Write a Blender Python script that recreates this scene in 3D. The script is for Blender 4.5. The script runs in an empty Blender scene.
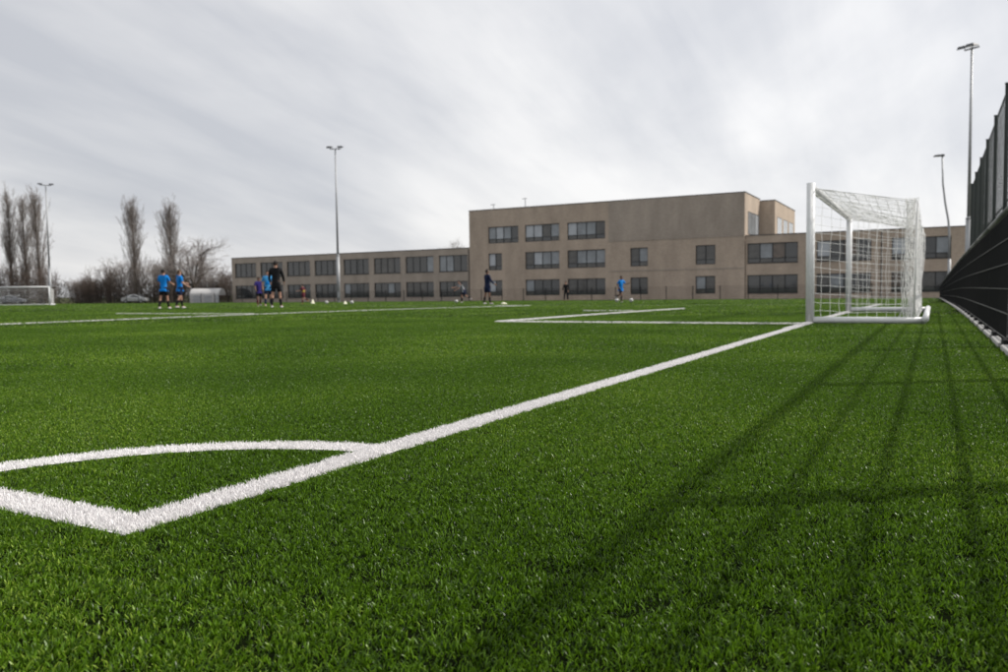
import bpy, bmesh, math, random
import numpy as np
from mathutils import Vector, Matrix, Quaternion

random.seed(7)
rng = np.random.default_rng(7)
R = math.radians
SC = bpy.context.scene
COL = SC.collection

# ------------------------------------------------------------------ camera
cam_d = bpy.data.cameras.new('camera')
cam = bpy.data.objects.new('camera', cam_d)
COL.objects.link(cam)
CAM = Vector((1.495, -1.065, 0.51))
FW = Vector((-0.476, 0.877, -0.056)).normalized()
RT = Vector((0.879, 0.476, -0.013))
RT = (RT - FW * RT.dot(FW)).normalized()
UP = RT.cross(FW)
cam.matrix_world = Matrix(((RT.x, UP.x, -FW.x, CAM.x), (RT.y, UP.y, -FW.y, CAM.y), (RT.z, UP.z, -FW.z, CAM.z), (0, 0, 0, 1)))
cam_d.sensor_width = 36
cam_d.lens = 28.26
cam_d.clip_start = 0.05
cam_d.clip_end = 6000
cam_d.dof.use_dof = True
cam_d.dof.focus_distance = 1.95
cam_d.dof.aperture_fstop = 5.6
SC.camera = cam

# ------------------------------------------------------------------ world
SUN_EL, SUN_AZ = R(40.5), math.atan2(0.815, 0.58)      # azimuth from +Y towards +X
world = bpy.data.worlds.new('World')
SC.world = world
world.use_nodes = True
wn, wl = world.node_tree.nodes, world.node_tree.links
wn.clear()


def N(nodes, kind, **kw):
    n = nodes.new(kind)
    for k, v in kw.items():
        setattr(n, k, v)
    return n


def build_sky():
    out = N(wn, 'ShaderNodeOutputWorld')
    bg = N(wn, 'ShaderNodeBackground')
    bg.inputs['Strength'].default_value = 0.1
    sky = N(wn, 'ShaderNodeTexSky', sky_type='NISHITA')
    sky.sun_disc = False
    sky.sun_elevation = SUN_EL
    sky.sun_rotation = SUN_AZ
    sky.air_density = 1.0
    sky.dust_density = 2.0
    # a sheet of thin cloud, projected on a level layer overhead
    tc = N(wn, 'ShaderNodeTexCoord')
    sep = N(wn, 'ShaderNodeSeparateXYZ')
    wl.new(tc.outputs['Generated'], sep.inputs[0])
    zc = N(wn, 'ShaderNodeMath', operation='MAXIMUM')
    wl.new(sep.outputs['Z'], zc.inputs[0]); zc.inputs[1].default_value = 0.0
    za = N(wn, 'ShaderNodeMath', operation='ADD')
    wl.new(zc.outputs[0], za.inputs[0]); za.inputs[1].default_value = 0.30
    dx = N(wn, 'ShaderNodeMath', operation='DIVIDE'); dy = N(wn, 'ShaderNodeMath', operation='DIVIDE')
    wl.new(sep.outputs['X'], dx.inputs[0]); wl.new(za.outputs[0], dx.inputs[1])
    wl.new(sep.outputs['Y'], dy.inputs[0]); wl.new(za.outputs[0], dy.inputs[1])
    cmb = N(wn, 'ShaderNodeCombineXYZ')
    wl.new(dx.outputs[0], cmb.inputs[0]); wl.new(dy.outputs[0], cmb.inputs[1])

    def layer(rot, sx, sy, scale, detail, lo, hi, off=(0, 0, 0), rough=0.5, dist=0.0):
        mp = N(wn, 'ShaderNodeMapping')
        mp.inputs['Rotation'].default_value = (0, 0, R(rot))
        mp.inputs['Scale'].default_value = (sx, sy, 1)
        mp.inputs['Location'].default_value = off
        wl.new(cmb.outputs[0], mp.inputs['Vector'])
        nz = N(wn, 'ShaderNodeTexNoise')
        nz.inputs['Scale'].default_value = scale
        nz.inputs['Detail'].default_value = detail
        nz.inputs['Roughness'].default_value = rough
        nz.inputs['Distortion'].default_value = dist
        wl.new(mp.outputs[0], nz.inputs['Vector'])
        mr = N(wn, 'ShaderNodeMapRange', interpolation_type='SMOOTHSTEP')
        mr.inputs['From Min'].default_value = lo
        mr.inputs['From Max'].default_value = hi
        wl.new(nz.outputs['Fac'], mr.inputs['Value'])
        return mr.outputs[0]
    streak = layer(-14, 1.9, 0.30, 1.9, 3.5, 0.25, 0.75, (3.1, 0.4, 0), 0.45, 0.35)
    broad = layer(-35, 1.0, 0.7, 0.95, 6.0, 0.28, 0.72, (0.7, 4.2, 0), 0.52, 0.4)
    fine = layer(-14, 1.6, 0.4, 4.5, 6.0, 0.3, 0.7, (9.1, 2.4, 0), 0.55, 0.3)
    m1 = N(wn, 'ShaderNodeMath', operation='MULTIPLY_ADD')
    wl.new(streak, m1.inputs[0]); m1.inputs[1].default_value = 0.19
    m2 = N(wn, 'ShaderNodeMath', operation='MULTIPLY')
    wl.new(broad, m2.inputs[0]); m2.inputs[1].default_value = 0.58
    wl.new(m2.outputs[0], m1.inputs[2])
    m3 = N(wn, 'ShaderNodeMath', operation='MULTIPLY_ADD')
    wl.new(fine, m3.inputs[0]); m3.inputs[1].default_value = 0.14
    wl.new(m1.outputs[0], m3.inputs[2])
    # brighter towards the veiled sun, as thin cloud is
    s = Vector((math.sin(SUN_AZ) * math.cos(SUN_EL), math.cos(SUN_AZ) * math.cos(SUN_EL), math.sin(SUN_EL)))
    dot = N(wn, 'ShaderNodeVectorMath', operation='DOT_PRODUCT')
    wl.new(tc.outputs['Generated'], dot.inputs[0]); dot.inputs[1].default_value = s
    glow = N(wn, 'ShaderNodeMapRange')
    glow.inputs['From Min'].default_value = -0.3
    glow.inputs['From Max'].default_value = 1.0
    glow.inputs['To Min'].default_value = 0.90
    glow.inputs['To Max'].default_value = 1.22
    wl.new(dot.outputs['Value'], glow.inputs['Value'])
    ramp = N(wn, 'ShaderNodeValToRGB')
    ramp.color_ramp.elements[0].position = 0.12
    ramp.color_ramp.elements[0].color = (5.5, 5.64, 6.02, 1)
    ramp.color_ramp.elements[1].position = 0.72
    ramp.color_ramp.elements[1].color = (8.5, 8.43, 8.4, 1)
    wl.new(m3.outputs[0], ramp.inputs[0])
    mul = N(wn, 'ShaderNodeVectorMath', operation='SCALE')
    wl.new(ramp.outputs['Color'], mul.inputs[0]); wl.new(glow.outputs[0], mul.inputs['Scale'])
    mix = N(wn, 'ShaderNodeMix', data_type='RGBA')
    mix.inputs['Factor'].default_value = 0.92
    wl.new(sky.outputs['Color'], mix.inputs['A']); wl.new(mul.outputs[0], mix.inputs['B'])
    wl.new(mix.outputs['Result'], bg.inputs['Color'])
    wl.new(bg.outputs[0], out.inputs['Surface'])


build_sky()

# ------------------------------------------------------------------ sun
sun_d = bpy.data.lights.new('sun', 'SUN')
sun_d.energy = 3.3
sun_d.angle = R(1.2)
sun_d.color = (1.0, 0.95, 0.88)
sun = bpy.data.objects.new('sun', sun_d)
COL.objects.link(sun)
to_sun = Vector((math.sin(SUN_AZ) * math.cos(SUN_EL), math.cos(SUN_AZ) * math.cos(SUN_EL), math.sin(SUN_EL)))
sun.rotation_euler = (-to_sun).to_track_quat('-Z', 'Y').to_euler()
sun.location = (30, 20, 40)

SC.view_settings.view_transform = 'Standard'
SC.view_settings.look = 'None'
SC.view_settings.exposure = 0.2
SC.view_settings.gamma = 1.0
SC.view_settings.use_curve_mapping = False
SC.render.engine = 'CYCLES'


# ------------------------------------------------------------------ helpers
def gz(y):
    """level of the ground: the pitch falls gently away from the near corner"""
    t = (y - 18) / 3
    return -0.027 * (t + math.log1p(math.exp(-t)) if t > 0 else math.log1p(math.exp(t)))


def gz_np(y):
    return -0.027 * np.logaddexp(0, (y - 18) / 3)


MATS = {}


def mat(name, col, rough=0.6, spec=0.5, metal=0.0, var=0.0, scale=5.0, col2=None, bump=0.0, bscale=40.0, coat=0.0):
    """principled material with a procedural two-colour noise and fine relief"""
    if name in MATS:
        return MATS[name]
    m = bpy.data.materials.new(name)
    m.use_nodes = True
    nt = m.node_tree
    b = nt.nodes['Principled BSDF']
    b.inputs['Roughness'].default_value = rough
    b.inputs['Specular IOR Level'].default_value = spec
    b.inputs['Metallic'].default_value = metal
    b.inputs['Coat Weight'].default_value = coat
    b.inputs['Base Color'].default_value = (*col, 1)
    if var or col2:
        c2 = col2 or tuple(max(0, c * (1 - var)) for c in col)
        tc = N(nt.nodes, 'ShaderNodeTexCoord')
        nz = N(nt.nodes, 'ShaderNodeTexNoise')
        nz.inputs['Scale'].default_value = scale
        nz.inputs['Detail'].default_value = 6
        nz.inputs['Roughness'].default_value = 0.65
        nt.links.new(tc.outputs['Object'], nz.inputs['Vector'])
        rp = N(nt.nodes, 'ShaderNodeValToRGB')
        rp.color_ramp.elements[0].position = 0.32
        rp.color_ramp.elements[0].color = (*c2, 1)
        rp.color_ramp.elements[1].position = 0.68
        rp.color_ramp.elements[1].color = (*col, 1)
        nt.links.new(nz.outputs['Fac'], rp.inputs[0])
        nt.links.new(rp.outputs[0], b.inputs['Base Color'])
    if bump:
        tc2 = N(nt.nodes, 'ShaderNodeTexCoord')
        n2 = N(nt.nodes, 'ShaderNodeTexNoise')
        n2.inputs['Scale'].default_value = bscale
        n2.inputs['Detail'].default_value = 5
        nt.links.new(tc2.outputs['Object'], n2.inputs['Vector'])
        bp = N(nt.nodes, 'ShaderNodeBump')
        bp.inputs['Strength'].default_value = bump
        nt.links.new(n2.outputs['Fac'], bp.inputs['Height'])
        nt.links.new(bp.outputs[0], b.inputs['Normal'])
    MATS[name] = m
    return m


class MB:
    """collects simple shapes into one mesh"""

    def __init__(self):
        self.v = []
        self.f = []

    def quad(self, a, b, c, d):
        i = len(self.v)
        self.v += [a, b, c, d]
        self.f.append((i, i + 1, i + 2, i + 3))
        return self

    def box(self, x0, x1, y0, y1, z0, z1):
        i = len(self.v)
        self.v += [(x, y, z) for z in (z0, z1) for y in (y0, y1) for x in (x0, x1)]
        self.f += [tuple(i + k for k in q) for q in ((0, 2, 3, 1), (4, 5, 7, 6), (0, 1, 5, 4), (2, 6, 7, 3), (0, 4, 6, 2), (1, 3, 7, 5))]
        return self

    def tube(self, p, q, r0, r1=None, n=6, caps=True):
        r1 = r0 if r1 is None else r1
        p, q = Vector(p), Vector(q)
        d = q - p
        if d.length < 1e-6:
            return self
        d.normalize()
        a = d.cross(Vector((0, 0, 1)) if abs(d.z) < 0.95 else Vector((1, 0, 0))).normalized()
        b = d.cross(a)
        i = len(self.v)
        for c, r in ((p, r0), (q, r1)):
            for k in range(n):
                t = 2 * math.pi * k / n
                self.v.append(tuple(c + (a * math.cos(t) + b * math.sin(t)) * r))
        for k in range(n):
            k2 = (k + 1) % n
            self.f.append((i + k, i + k2, i + n + k2, i + n + k))
        if caps:
            self.f.append(tuple(i + k for k in reversed(range(n))))
            self.f.append(tuple(i + n + k for k in range(n)))
        return self

    def path(self, pts, rs, n=6):
        """a smooth bent tube through several points"""
        if not isinstance(rs, (list, tuple)):
            rs = [rs] * len(pts)
        P = [Vector(p) for p in pts]
        base = len(self.v)
        ref = None
        for k, p in enumerate(P):
            d = (P[min(k + 1, len(P) - 1)] - P[max(k - 1, 0)]).normalized()
            if ref is None:
                ref = d.cross(Vector((0, 0, 1)) if abs(d.z) < 0.95 else Vector((1, 0, 0))).normalized()
            a = (ref - d * ref.dot(d)).normalized()
            b = d.cross(a)
            ref = a
            for j in range(n):
                t = 2 * math.pi * j / n
                self.v.append(tuple(p + (a * math.cos(t) + b * math.sin(t)) * rs[k]))
        for k in range(len(P) - 1):
            for j in range(n):
                j2 = (j + 1) % n
                self.f.append((base + k * n + j, base + k * n + j2, base + (k + 1) * n + j2, base + (k + 1) * n + j))
        self.f.append(tuple(base + j for j in reversed(range(n))))
        self.f.append(tuple(base + (len(P) - 1) * n + j for j in range(n)))
        return self

    def mesh(self, name, m, smooth=False):
        me = bpy.data.meshes.new(name)
        me.from_pydata(self.v, [], self.f)
        if m:
            me.materials.append(m)
        if smooth:
            me.polygons.foreach_set('use_smooth', [True] * len(me.polygons))
        me.update()
        return me

    def build(self, name, m, parent=None, smooth=False, bevel=0.0):
        return link(name, self.mesh(name, m, smooth), parent, bevel)


def link(name, me, parent=None, bevel=0.0):
    o = bpy.data.objects.new(name, me)
    COL.objects.link(o)
    if parent:
        o.parent = parent
    if bevel:
        b = o.modifiers.new('bevel', 'BEVEL')
        b.width = bevel
        b.segments = 2
        b.limit_method = 'ANGLE'
    return o


def tag(o, label=None, cat=None, group=None, kind=None):
    for k, v in (('label', label), ('category', cat), ('group', group), ('kind', kind)):
        if v:
            o[k] = v
    return o


def thing(name, label, cat, loc=(0, 0, 0), rz=0.0, group=None):
    o = bpy.data.objects.new(name, None)
    COL.objects.link(o)
    o.empty_display_size = 0.2
    o.location = loc
    o.rotation_euler = (0, 0, rz)
    return tag(o, label, cat, group)


def copy_tree(o, parent=None):
    c = o.copy()
    COL.objects.link(c)
    c.parent = parent
    for ch in list(o.children):
        copy_tree(ch, c)
    return c


# ------------------------------------------------------------------ materials
def turf_mat(name, c_lo, c_hi, trans=0.3, rough=0.42, spec=0.45, white=False):
    m = bpy.data.materials.new(name)
    m.use_nodes = True
    nt = m.node_tree
    ns, lk = nt.nodes, nt.links
    b = ns['Principled BSDF']
    out = ns['Material Output']
    at = N(ns, 'ShaderNodeAttribute', attribute_name='tone')
    geo = N(ns, 'ShaderNodeNewGeometry')
    nz = N(ns, 'ShaderNodeTexNoise')
    nz.inputs['Scale'].default_value = 0.55
    nz.inputs['Detail'].default_value = 4
    lk.new(geo.outputs['Position'], nz.inputs['Vector'])
    ad = N(ns, 'ShaderNodeMath', operation='MULTIPLY_ADD')
    lk.new(nz.outputs['Fac'], ad.inputs[0]); ad.inputs[1].default_value = 0.8
    sb = N(ns, 'ShaderNodeMath', operation='SUBTRACT')
    lk.new(at.outputs['Fac'], sb.inputs[0]); sb.inputs[1].default_value = 0.40
    lk.new(sb.outputs[0], ad.inputs[2])
    rp = N(ns, 'ShaderNodeValToRGB')
    rp.color_ramp.elements[0].color = (*c_lo, 1)
    rp.color_ramp.elements[1].color = (*c_hi, 1)
    if not white:
        e = rp.color_ramp.elements.new(0.92)
        e.color = (c_hi[0] * 1.0, c_hi[1] * 1.0, c_hi[2], 1)
        rp.color_ramp.elements[2].color = (c_hi[0] * 2.2, c_hi[1] * 1.6, c_hi[2] * 5, 1)
    lk.new(ad.outputs[0], rp.inputs[0])
    lk.new(rp.outputs[0], b.inputs['Base Color'])
    b.inputs['Roughness'].default_value = rough
    b.inputs['Specular IOR Level'].default_value = spec
    tr = N(ns, 'ShaderNodeBsdfTranslucent')
    lk.new(rp.outputs[0], tr.inputs['Color'])
    mx = N(ns, 'ShaderNodeMixShader')
    mx.inputs[0].default_value = trans
    lk.new(b.outputs[0], mx.inputs[1]); lk.new(tr.outputs[0], mx.inputs[2])
    lk.new(mx.outputs[0], out.inputs['Surface'])
    return m


M_TURF = turf_mat('turf_fibre', (0.010, 0.034, 0.002), (0.140, 0.276, 0.011), trans=0.40, rough=0.35, spec=0.30)
M_WHITE_TURF = turf_mat('white_turf_fibre', (0.70, 0.675, 0.68), (0.90, 0.89, 0.885), trans=0.2, white=True, spec=0.3)
M_TURF_BASE = mat('turf_backing', (0.008, 0.014, 0.004), rough=0.95, spec=0.0, col2=(0.005, 0.006, 0.003), scale=60)
M_LINE_BASE = mat('line_backing', (0.72, 0.71, 0.70), rough=0.9, spec=0.1, var=0.12, scale=80)
M_WHITE = mat('white_powder_coat', (0.78, 0.79, 0.79), rough=0.38, spec=0.45, col2=(0.70, 0.71, 0.71), scale=9, bump=0.04, bscale=120)
M_NET = mat('net_cord', (0.84, 0.84, 0.82), rough=0.85, spec=0.2, var=0.1, scale=30)
M_BLACK = mat('black_coated_steel', (0.010, 0.0105, 0.011), rough=0.62, spec=0.22, var=0.35, scale=8)
M_RAIL = mat('galvanised_grey', (0.20, 0.205, 0.20), rough=0.5, spec=0.5, metal=0.35, var=0.25, scale=12)
M_ROD = mat('lit_black_rod', (0.048, 0.050, 0.050), rough=0.55, spec=0.4, var=0.4, scale=6)  # lighter than the uprights: light caught by the rods, put into colour
M_POLE = mat('galvanised_pole', (0.36, 0.37, 0.38), rough=0.5, spec=0.5, metal=0.35, var=0.18, scale=4)
M_LAMP = mat('lamp_housing', (0.08, 0.083, 0.09), rough=0.45, spec=0.5, var=0.2, scale=10)
M_LENS = mat('lamp_glass', (0.35, 0.36, 0.37), rough=0.12, spec=0.7, var=0.1)
M_DARKGREEN = mat('dark_green_coated_steel', (0.012, 0.022, 0.018), rough=0.5, spec=0.5, var=0.3, scale=5)
M_CONC = mat('kerb_concrete', (0.55, 0.54, 0.52), rough=0.9, spec=0.2, col2=(0.40, 0.39, 0.37), scale=6, bump=0.2, bscale=60)
M_RUBBER = mat('rubber_pad', (0.02, 0.02, 0.021), rough=0.85, spec=0.2, var=0.3, scale=15)
M_ASPHALT = mat('asphalt', (0.075, 0.075, 0.076), rough=0.92, spec=0.2, col2=(0.05, 0.05, 0.051), scale=2.5, bump=0.3, bscale=90)
M_SOIL = mat('rough_grass_ground', (0.055, 0.075, 0.025), rough=0.95, spec=0.1, col2=(0.075, 0.062, 0.035), scale=0.25)


def brick_mat(name, c1, c2, mortar):
    m = bpy.data.materials.new(name)
    m.use_nodes = True
    nt = m.node_tree
    ns, lk = nt.nodes, nt.links
    b = ns['Principled BSDF']
    b.inputs['Roughness'].default_value = 0.9
    b.inputs['Specular IOR Level'].default_value = 0.25
    tc = N(ns, 'ShaderNodeTexCoord')
    sp = N(ns, 'ShaderNodeSeparateXYZ')
    lk.new(tc.outputs['Object'], sp.inputs[0])
    ad = N(ns, 'ShaderNodeMath', operation='ADD')
    lk.new(sp.outputs['X'], ad.inputs[0]); lk.new(sp.outputs['Y'], ad.inputs[1])
    cb = N(ns, 'ShaderNodeCombineXYZ')
    lk.new(ad.outputs[0], cb.inputs['X']); lk.new(sp.outputs['Z'], cb.inputs['Y'])
    br = N(ns, 'ShaderNodeTexBrick')
    br.inputs['Scale'].default_value = 1.0
    br.inputs['Brick Width'].default_value = 0.22
    br.inputs['Row Height'].default_value = 0.075
    br.inputs['Mortar Size'].default_value = 0.006
    br.inputs['Color1'].default_value = (*c1, 1)
    br.inputs['Color2'].default_value = (*c2, 1)
    br.inputs['Mortar'].default_value = (*mortar, 1)
    lk.new(cb.outputs[0], br.inputs['Vector'])
    # weathering in large soft patches and vertical streaks
    mp = N(ns, 'ShaderNodeMapping')
    mp.inputs['Scale'].default_value = (0.55, 0.55, 0.16)
    lk.new(tc.outputs['Object'], mp.inputs[0])
    nz = N(ns, 'ShaderNodeTexNoise')
    nz.inputs['Scale'].default_value = 1.0
    nz.inputs['Detail'].default_value = 7
    nz.inputs['Roughness'].default_value = 0.6
    lk.new(mp.outputs[0], nz.inputs['Vector'])
    rp = N(ns, 'ShaderNodeMapRange')
    rp.inputs['From Min'].default_value = 0.25
    rp.inputs['From Max'].default_value = 0.75
    rp.inputs['To Min'].default_value = 0.78
    rp.inputs['To Max'].default_value = 1.18
    lk.new(nz.outputs['Fac'], rp.inputs['Value'])
    ml = N(ns, 'ShaderNodeVectorMath', operation='SCALE')
    lk.new(br.outputs['Color'], ml.inputs[0]); lk.new(rp.outputs[0], ml.inputs['Scale'])
    lk.new(ml.outputs[0], b.inputs['Base Color'])
    bp = N(ns, 'ShaderNodeBump')
    bp.inputs['Strength'].default_value = 0.4
    bp.inputs['Distance'].default_value = 0.01
    bp.invert = True
    lk.new(br.outputs['Fac'], bp.inputs['Height'])
    lk.new(bp.outputs[0], b.inputs['Normal'])
    return m


M_BRICK = brick_mat('buff_brick', (0.470, 0.378, 0.295), (0.392, 0.312, 0.242), (0.41, 0.37, 0.325))
M_BRICK_UP = brick_mat('grey_buff_brick', (0.390, 0.332, 0.275), (0.332, 0.280, 0.230), (0.36, 0.33, 0.295))
M_COPING = mat('dark_coping', (0.06, 0.058, 0.056), rough=0.5, spec=0.5, var=0.2)
M_FRAME = mat('anthracite_window_frame', (0.010, 0.011, 0.012), rough=0.5, spec=0.5, var=0.2)
M_ROOFING = mat('roof_felt', (0.10, 0.10, 0.10), rough=0.9, var=0.2)
M_GLASS = [mat('glazing_dark', (0.034, 0.038, 0.040), rough=0.06, spec=0.9, var=0.4, scale=0.9),
           mat('glazing_room', (0.090, 0.088, 0.082), rough=0.07, spec=0.7, var=0.6, scale=1.2),
           mat('glazing_blind_sky', (0.27, 0.295, 0.315), rough=0.10, spec=0.6, var=0.35, scale=0.8),  # blinds behind, with reflected sky painted into the pane colour
           mat('glazing_pale_blind_sky', (0.44, 0.47, 0.50), rough=0.12, spec=0.6, var=0.25, scale=0.8),  # pale blinds, and bright sky reflection painted in, as on the tower
           mat('glazing_room_reflection', (0.15, 0.115, 0.09), rough=0.08, spec=0.6, var=0.6, scale=1.0)]  # brown interior mixed with brown reflections painted as base colour
M_BARK = mat('grey_bark', (0.105, 0.088, 0.075), rough=0.95, spec=0.1, var=0.35, scale=6)
M_TWIG = mat('grey_brown_twig', (0.31, 0.275, 0.255), rough=0.95, spec=0.1, var=0.35, scale=2)
M_LIMB = mat('pale_grey_limb', (0.20, 0.172, 0.152), rough=0.95, spec=0.1, var=0.35, scale=3)
M_TWIG_RED = mat('brown_twig', (0.175, 0.138, 0.118), rough=0.95, spec=0.1, var=0.4, scale=1.5)
M_HEDGE = mat('hedge_leaf', (0.050, 0.055, 0.035), rough=0.8, spec=0.2, var=0.5, scale=1.2)

# ------------------------------------------------------------------ the setting
# ground far beyond and around the pitch
FIELD_Y1 = 71.0
FIELD_X0, FIELD_X1 = -112.0, 2.06
ys_ground = [-60, -20, 0] + list(range(6, 100, 4)) + [200, 800, 3000]
m = MB()
xs_ground = [-3000, -600, -200, 3, 60, 300, 3000]
for i in range(len(ys_ground) - 1):
    for j in range(len(xs_ground) - 1):
        y0, y1, x0, x1 = ys_ground[i], ys_ground[i + 1], xs_ground[j], xs_ground[j + 1]
        z0, z1 = gz(min(y0, 90)) - 0.05, gz(min(y1, 90)) - 0.05
        m.quad((x0, y0, z0), (x1, y0, z0), (x1, y1, z1), (x0, y1, z1))
ground = tag(m.build('ground', M_SOIL), kind='structure')

m = MB()                                                         # asphalt between the pitch and the school
for y0, y1 in ((FIELD_Y1 + 0.1, 80), (80, 90.05)):
    m.quad((-104, y0, gz(y0) - 0.02), (2.9, y0, gz(y0) - 0.02), (2.9, y1, gz(y1) - 0.02), (-104, y1, gz(y1) - 0.02))
tag(m.build('school_yard', M_ASPHALT), kind='structure')

m = MB()                                                         # walkway behind the fence
for y0 in range(-20, 90, 5):
    m.quad((2.14, y0, gz(y0) - 0.016), (6.5, y0, gz(y0) - 0.016), (6.5, y0 + 5, gz(y0 + 5) - 0.016), (2.14, y0 + 5, gz(y0 + 5) - 0.016))
tag(m.build('footpath', M_ASPHALT), kind='structure')

m = MB()
yy = [-6, -2, 2, 6, 10] + list(np.arange(12, FIELD_Y1 - 0.5, 2.0)) + [FIELD_Y1]
for y0, y1 in zip(yy[:-1], yy[1:]):
    m.quad((FIELD_X0, y0, gz(y0)), (FIELD_X1, y0, gz(y0)), (FIELD_X1, y1, gz(y1)), (FIELD_X0, y1, gz(y1)))
tag(m.build('pitch', M_TURF_BASE), kind='structure')

# ---- white lines: distance from a point to the nearest marking
LW = 0.106
# straight markings as (x0, y0, x1, y1, width)
LINES = [(-LW / 2, 0, -LW / 2, 27.8, LW),
         (0, LW / 2, -30, LW / 2, LW),
         (-LW, 10.55, -4.95, 10.55, 0.07),
         (-4.9, 10.5, -4.5, 20.3, LW),
         (-6.4, 17.7, -5.0, 17.7, 0.04),
         (-14.3, 0.2, -13.84, 15.3, 0.045), (-13.84, 15.3, -13.0, 27.8, 0.04),
         (-14.3, 14.2, -20, 14.2, 0.035),
         (-0.1, 27.75, -30, 27.75, LW)]


def line_dist(x, y):
    """signed distance to the edge of the nearest marking (negative inside)"""
    d = np.full(x.shape, 1e9)
    for x0, y0, x1, y1, w in LINES:
        L = math.hypot(x1 - x0, y1 - y0)
        ux, uy = (x1 - x0) / L, (y1 - y0) / L
        t = (x - x0) * ux + (y - y0) * uy
        s = np.abs((x - x0) * -uy + (y - y0) * ux) - w / 2
        e = np.maximum(-t, t - L)
        d = np.minimum(d, np.maximum(s, e))
    r = np.hypot(x, y)
    arc = np.maximum(np.abs(r - (1.012 - LW / 2)) - LW / 2, np.maximum(x, -y))
    return np.minimum(d, arc)


# the painted strips themselves, laid 4 mm above the backing
for k, (x0, y0, x1, y1, w) in enumerate(LINES):
    L = math.hypot(x1 - x0, y1 - y0)
    nx, ny = -(y1 - y0) / L * w / 2, (x1 - x0) / L * w / 2
    mb = MB()
    n = max(1, int(L / 2))
    dz = 0.004 + 0.0012 * k
    for i in range(n):
        a, b = i / n, (i + 1) / n
        xa, ya, xb, yb = x0 + (x1 - x0) * a, y0 + (y1 - y0) * a, x0 + (x1 - x0) * b, y0 + (y1 - y0) * b
        mb.quad((xa - nx, ya - ny, gz(ya) + dz), (xa + nx, ya + ny, gz(ya) + dz), (xb + nx, yb + ny, gz(yb) + dz), (xb - nx, yb - ny, gz(yb) + dz))
    tag(mb.build('pitch_marking', M_LINE_BASE), kind='structure')
mb = MB()
for i in range(24):
    a, b = math.pi / 2 * (1 + i / 24), math.pi / 2 * (1 + (i + 1) / 24)
    q = [(rr * math.cos(t), rr * math.sin(t), 0.008) for rr, t in ((1.012 - LW, a), (1.012, a), (1.012, b), (1.012 - LW, b))]
    mb.quad(*q)
tag(mb.build('corner_arc', M_LINE_BASE), kind='structure')


# ---- turf fibres
def tuft_mesh(name, mtl, n, rad, hlo, hhi, wlo, whi, lean, segs=2, square=False):
    vs, fs, tone = [], [], []
    for _ in range(n):
        if square:
            bx, by = rng.uniform(-rad, rad), rng.uniform(-rad, rad)
        else:
            t, q = rng.uniform(0, 2 * math.pi), rad * math.sqrt(rng.uniform())
            bx, by = q * math.cos(t), q * math.sin(t)
        h, w = rng.uniform(hlo, hhi), rng.uniform(wlo, whi)
        face = rng.uniform(0, 2 * math.pi)
        la = rng.uniform(0, 2 * math.pi)
        ln = min(abs(rng.normal(0, lean)), 1.3)
        cur = rng.uniform(0.2, 1.3) * (1 if rng.uniform() < 0.72 else 2.2)
        dx, dy = math.cos(la), math.sin(la)
        wx, wy = math.cos(face) * w / 2, math.sin(face) * w / 2
        tn = float(rng.uniform())
        i = len(vs)
        px, py, pz = bx, by, -0.003
        ang = ln
        for s in range(segs + 1):
            k = 1.0 if s < segs else 0.35
            vs.append((px - wx * k, py - wy * k, pz)); vs.append((px + wx * k, py + wy * k, pz))
            st = h / segs
            px += dx * math.sin(ang) * st; py += dy * math.sin(ang) * st; pz += math.cos(ang) * st
            ang = min(ang + cur / segs, 1.75)
        for s in range(segs):
            a = i + 2 * s
            fs.append((a, a + 1, a + 3, a + 2))
            tone.append(tn)
    me = bpy.data.meshes.new(name)
    me.from_pydata(vs, [], fs)
    me.materials.append(mtl)
    at = me.attributes.new('tone', 'FLOAT', 'FACE')
    at.data.foreach_set('value', tone)
    me.polygons.foreach_set('use_smooth', [True] * len(fs))
    me.update()
    return bpy.data.objects.new(name, me)      # never linked: only its copies stand on the pitch


def scatter(name, pts, templates, smin, smax, label, cat):
    """one object of uncountable fibres: instances of the tufts on the points"""
    me = bpy.data.meshes.new(name)
    me.vertices.add(len(pts))
    me.vertices.foreach_set('co', np.ascontiguousarray(pts, dtype=np.float32).ravel())
    me.update()
    o = link(name, me)
    ng = bpy.data.node_groups.new(name, 'GeometryNodeTree')
    ng.interface.new_socket('Geometry', in_out='INPUT', socket_type='NodeSocketGeometry')
    ng.interface.new_socket('Geometry', in_out='OUTPUT', socket_type='NodeSocketGeometry')
    ns, lk = ng.nodes, ng.links
    gi, go = N(ns, 'NodeGroupInput'), N(ns, 'NodeGroupOutput')
    jn = N(ns, 'GeometryNodeJoinGeometry')
    for t in templates:
        oi = N(ns, 'GeometryNodeObjectInfo')
        oi.inputs['Object'].default_value = t
        oi.inputs['As Instance'].default_value = True
        lk.new(oi.outputs['Geometry'], jn.inputs[0])
    ip = N(ns, 'GeometryNodeInstanceOnPoints')
    ip.inputs['Pick Instance'].default_value = True
    lk.new(gi.outputs[0], ip.inputs['Points'])
    lk.new(jn.outputs[0], ip.inputs['Instance'])
    ri = N(ns, 'FunctionNodeRandomValue', data_type='INT')
    ri.inputs[4].default_value = 0; ri.inputs[5].default_value = len(templates) - 1
    lk.new(ri.outputs[2], ip.inputs['Instance Index'])
    rr = N(ns, 'FunctionNodeRandomValue', data_type='FLOAT_VECTOR')
    rr.inputs[0].default_value = (-0.08, -0.08, 0); rr.inputs[1].default_value = (0.08, 0.08, 6.283)
    lk.new(rr.outputs[0], ip.inputs['Rotation'])
    rs = N(ns, 'FunctionNodeRandomValue', data_type='FLOAT')
    rs.inputs[2].default_value = smin; rs.inputs[3].default_value = smax
    lk.new(rs.outputs[1], ip.inputs['Scale'])
    lk.new(ip.outputs[0], go.inputs[0])
    md = o.modifiers.new('fibres', 'NODES')
    md.node_group = ng
    return tag(o, label, cat, kind='stuff')


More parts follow.
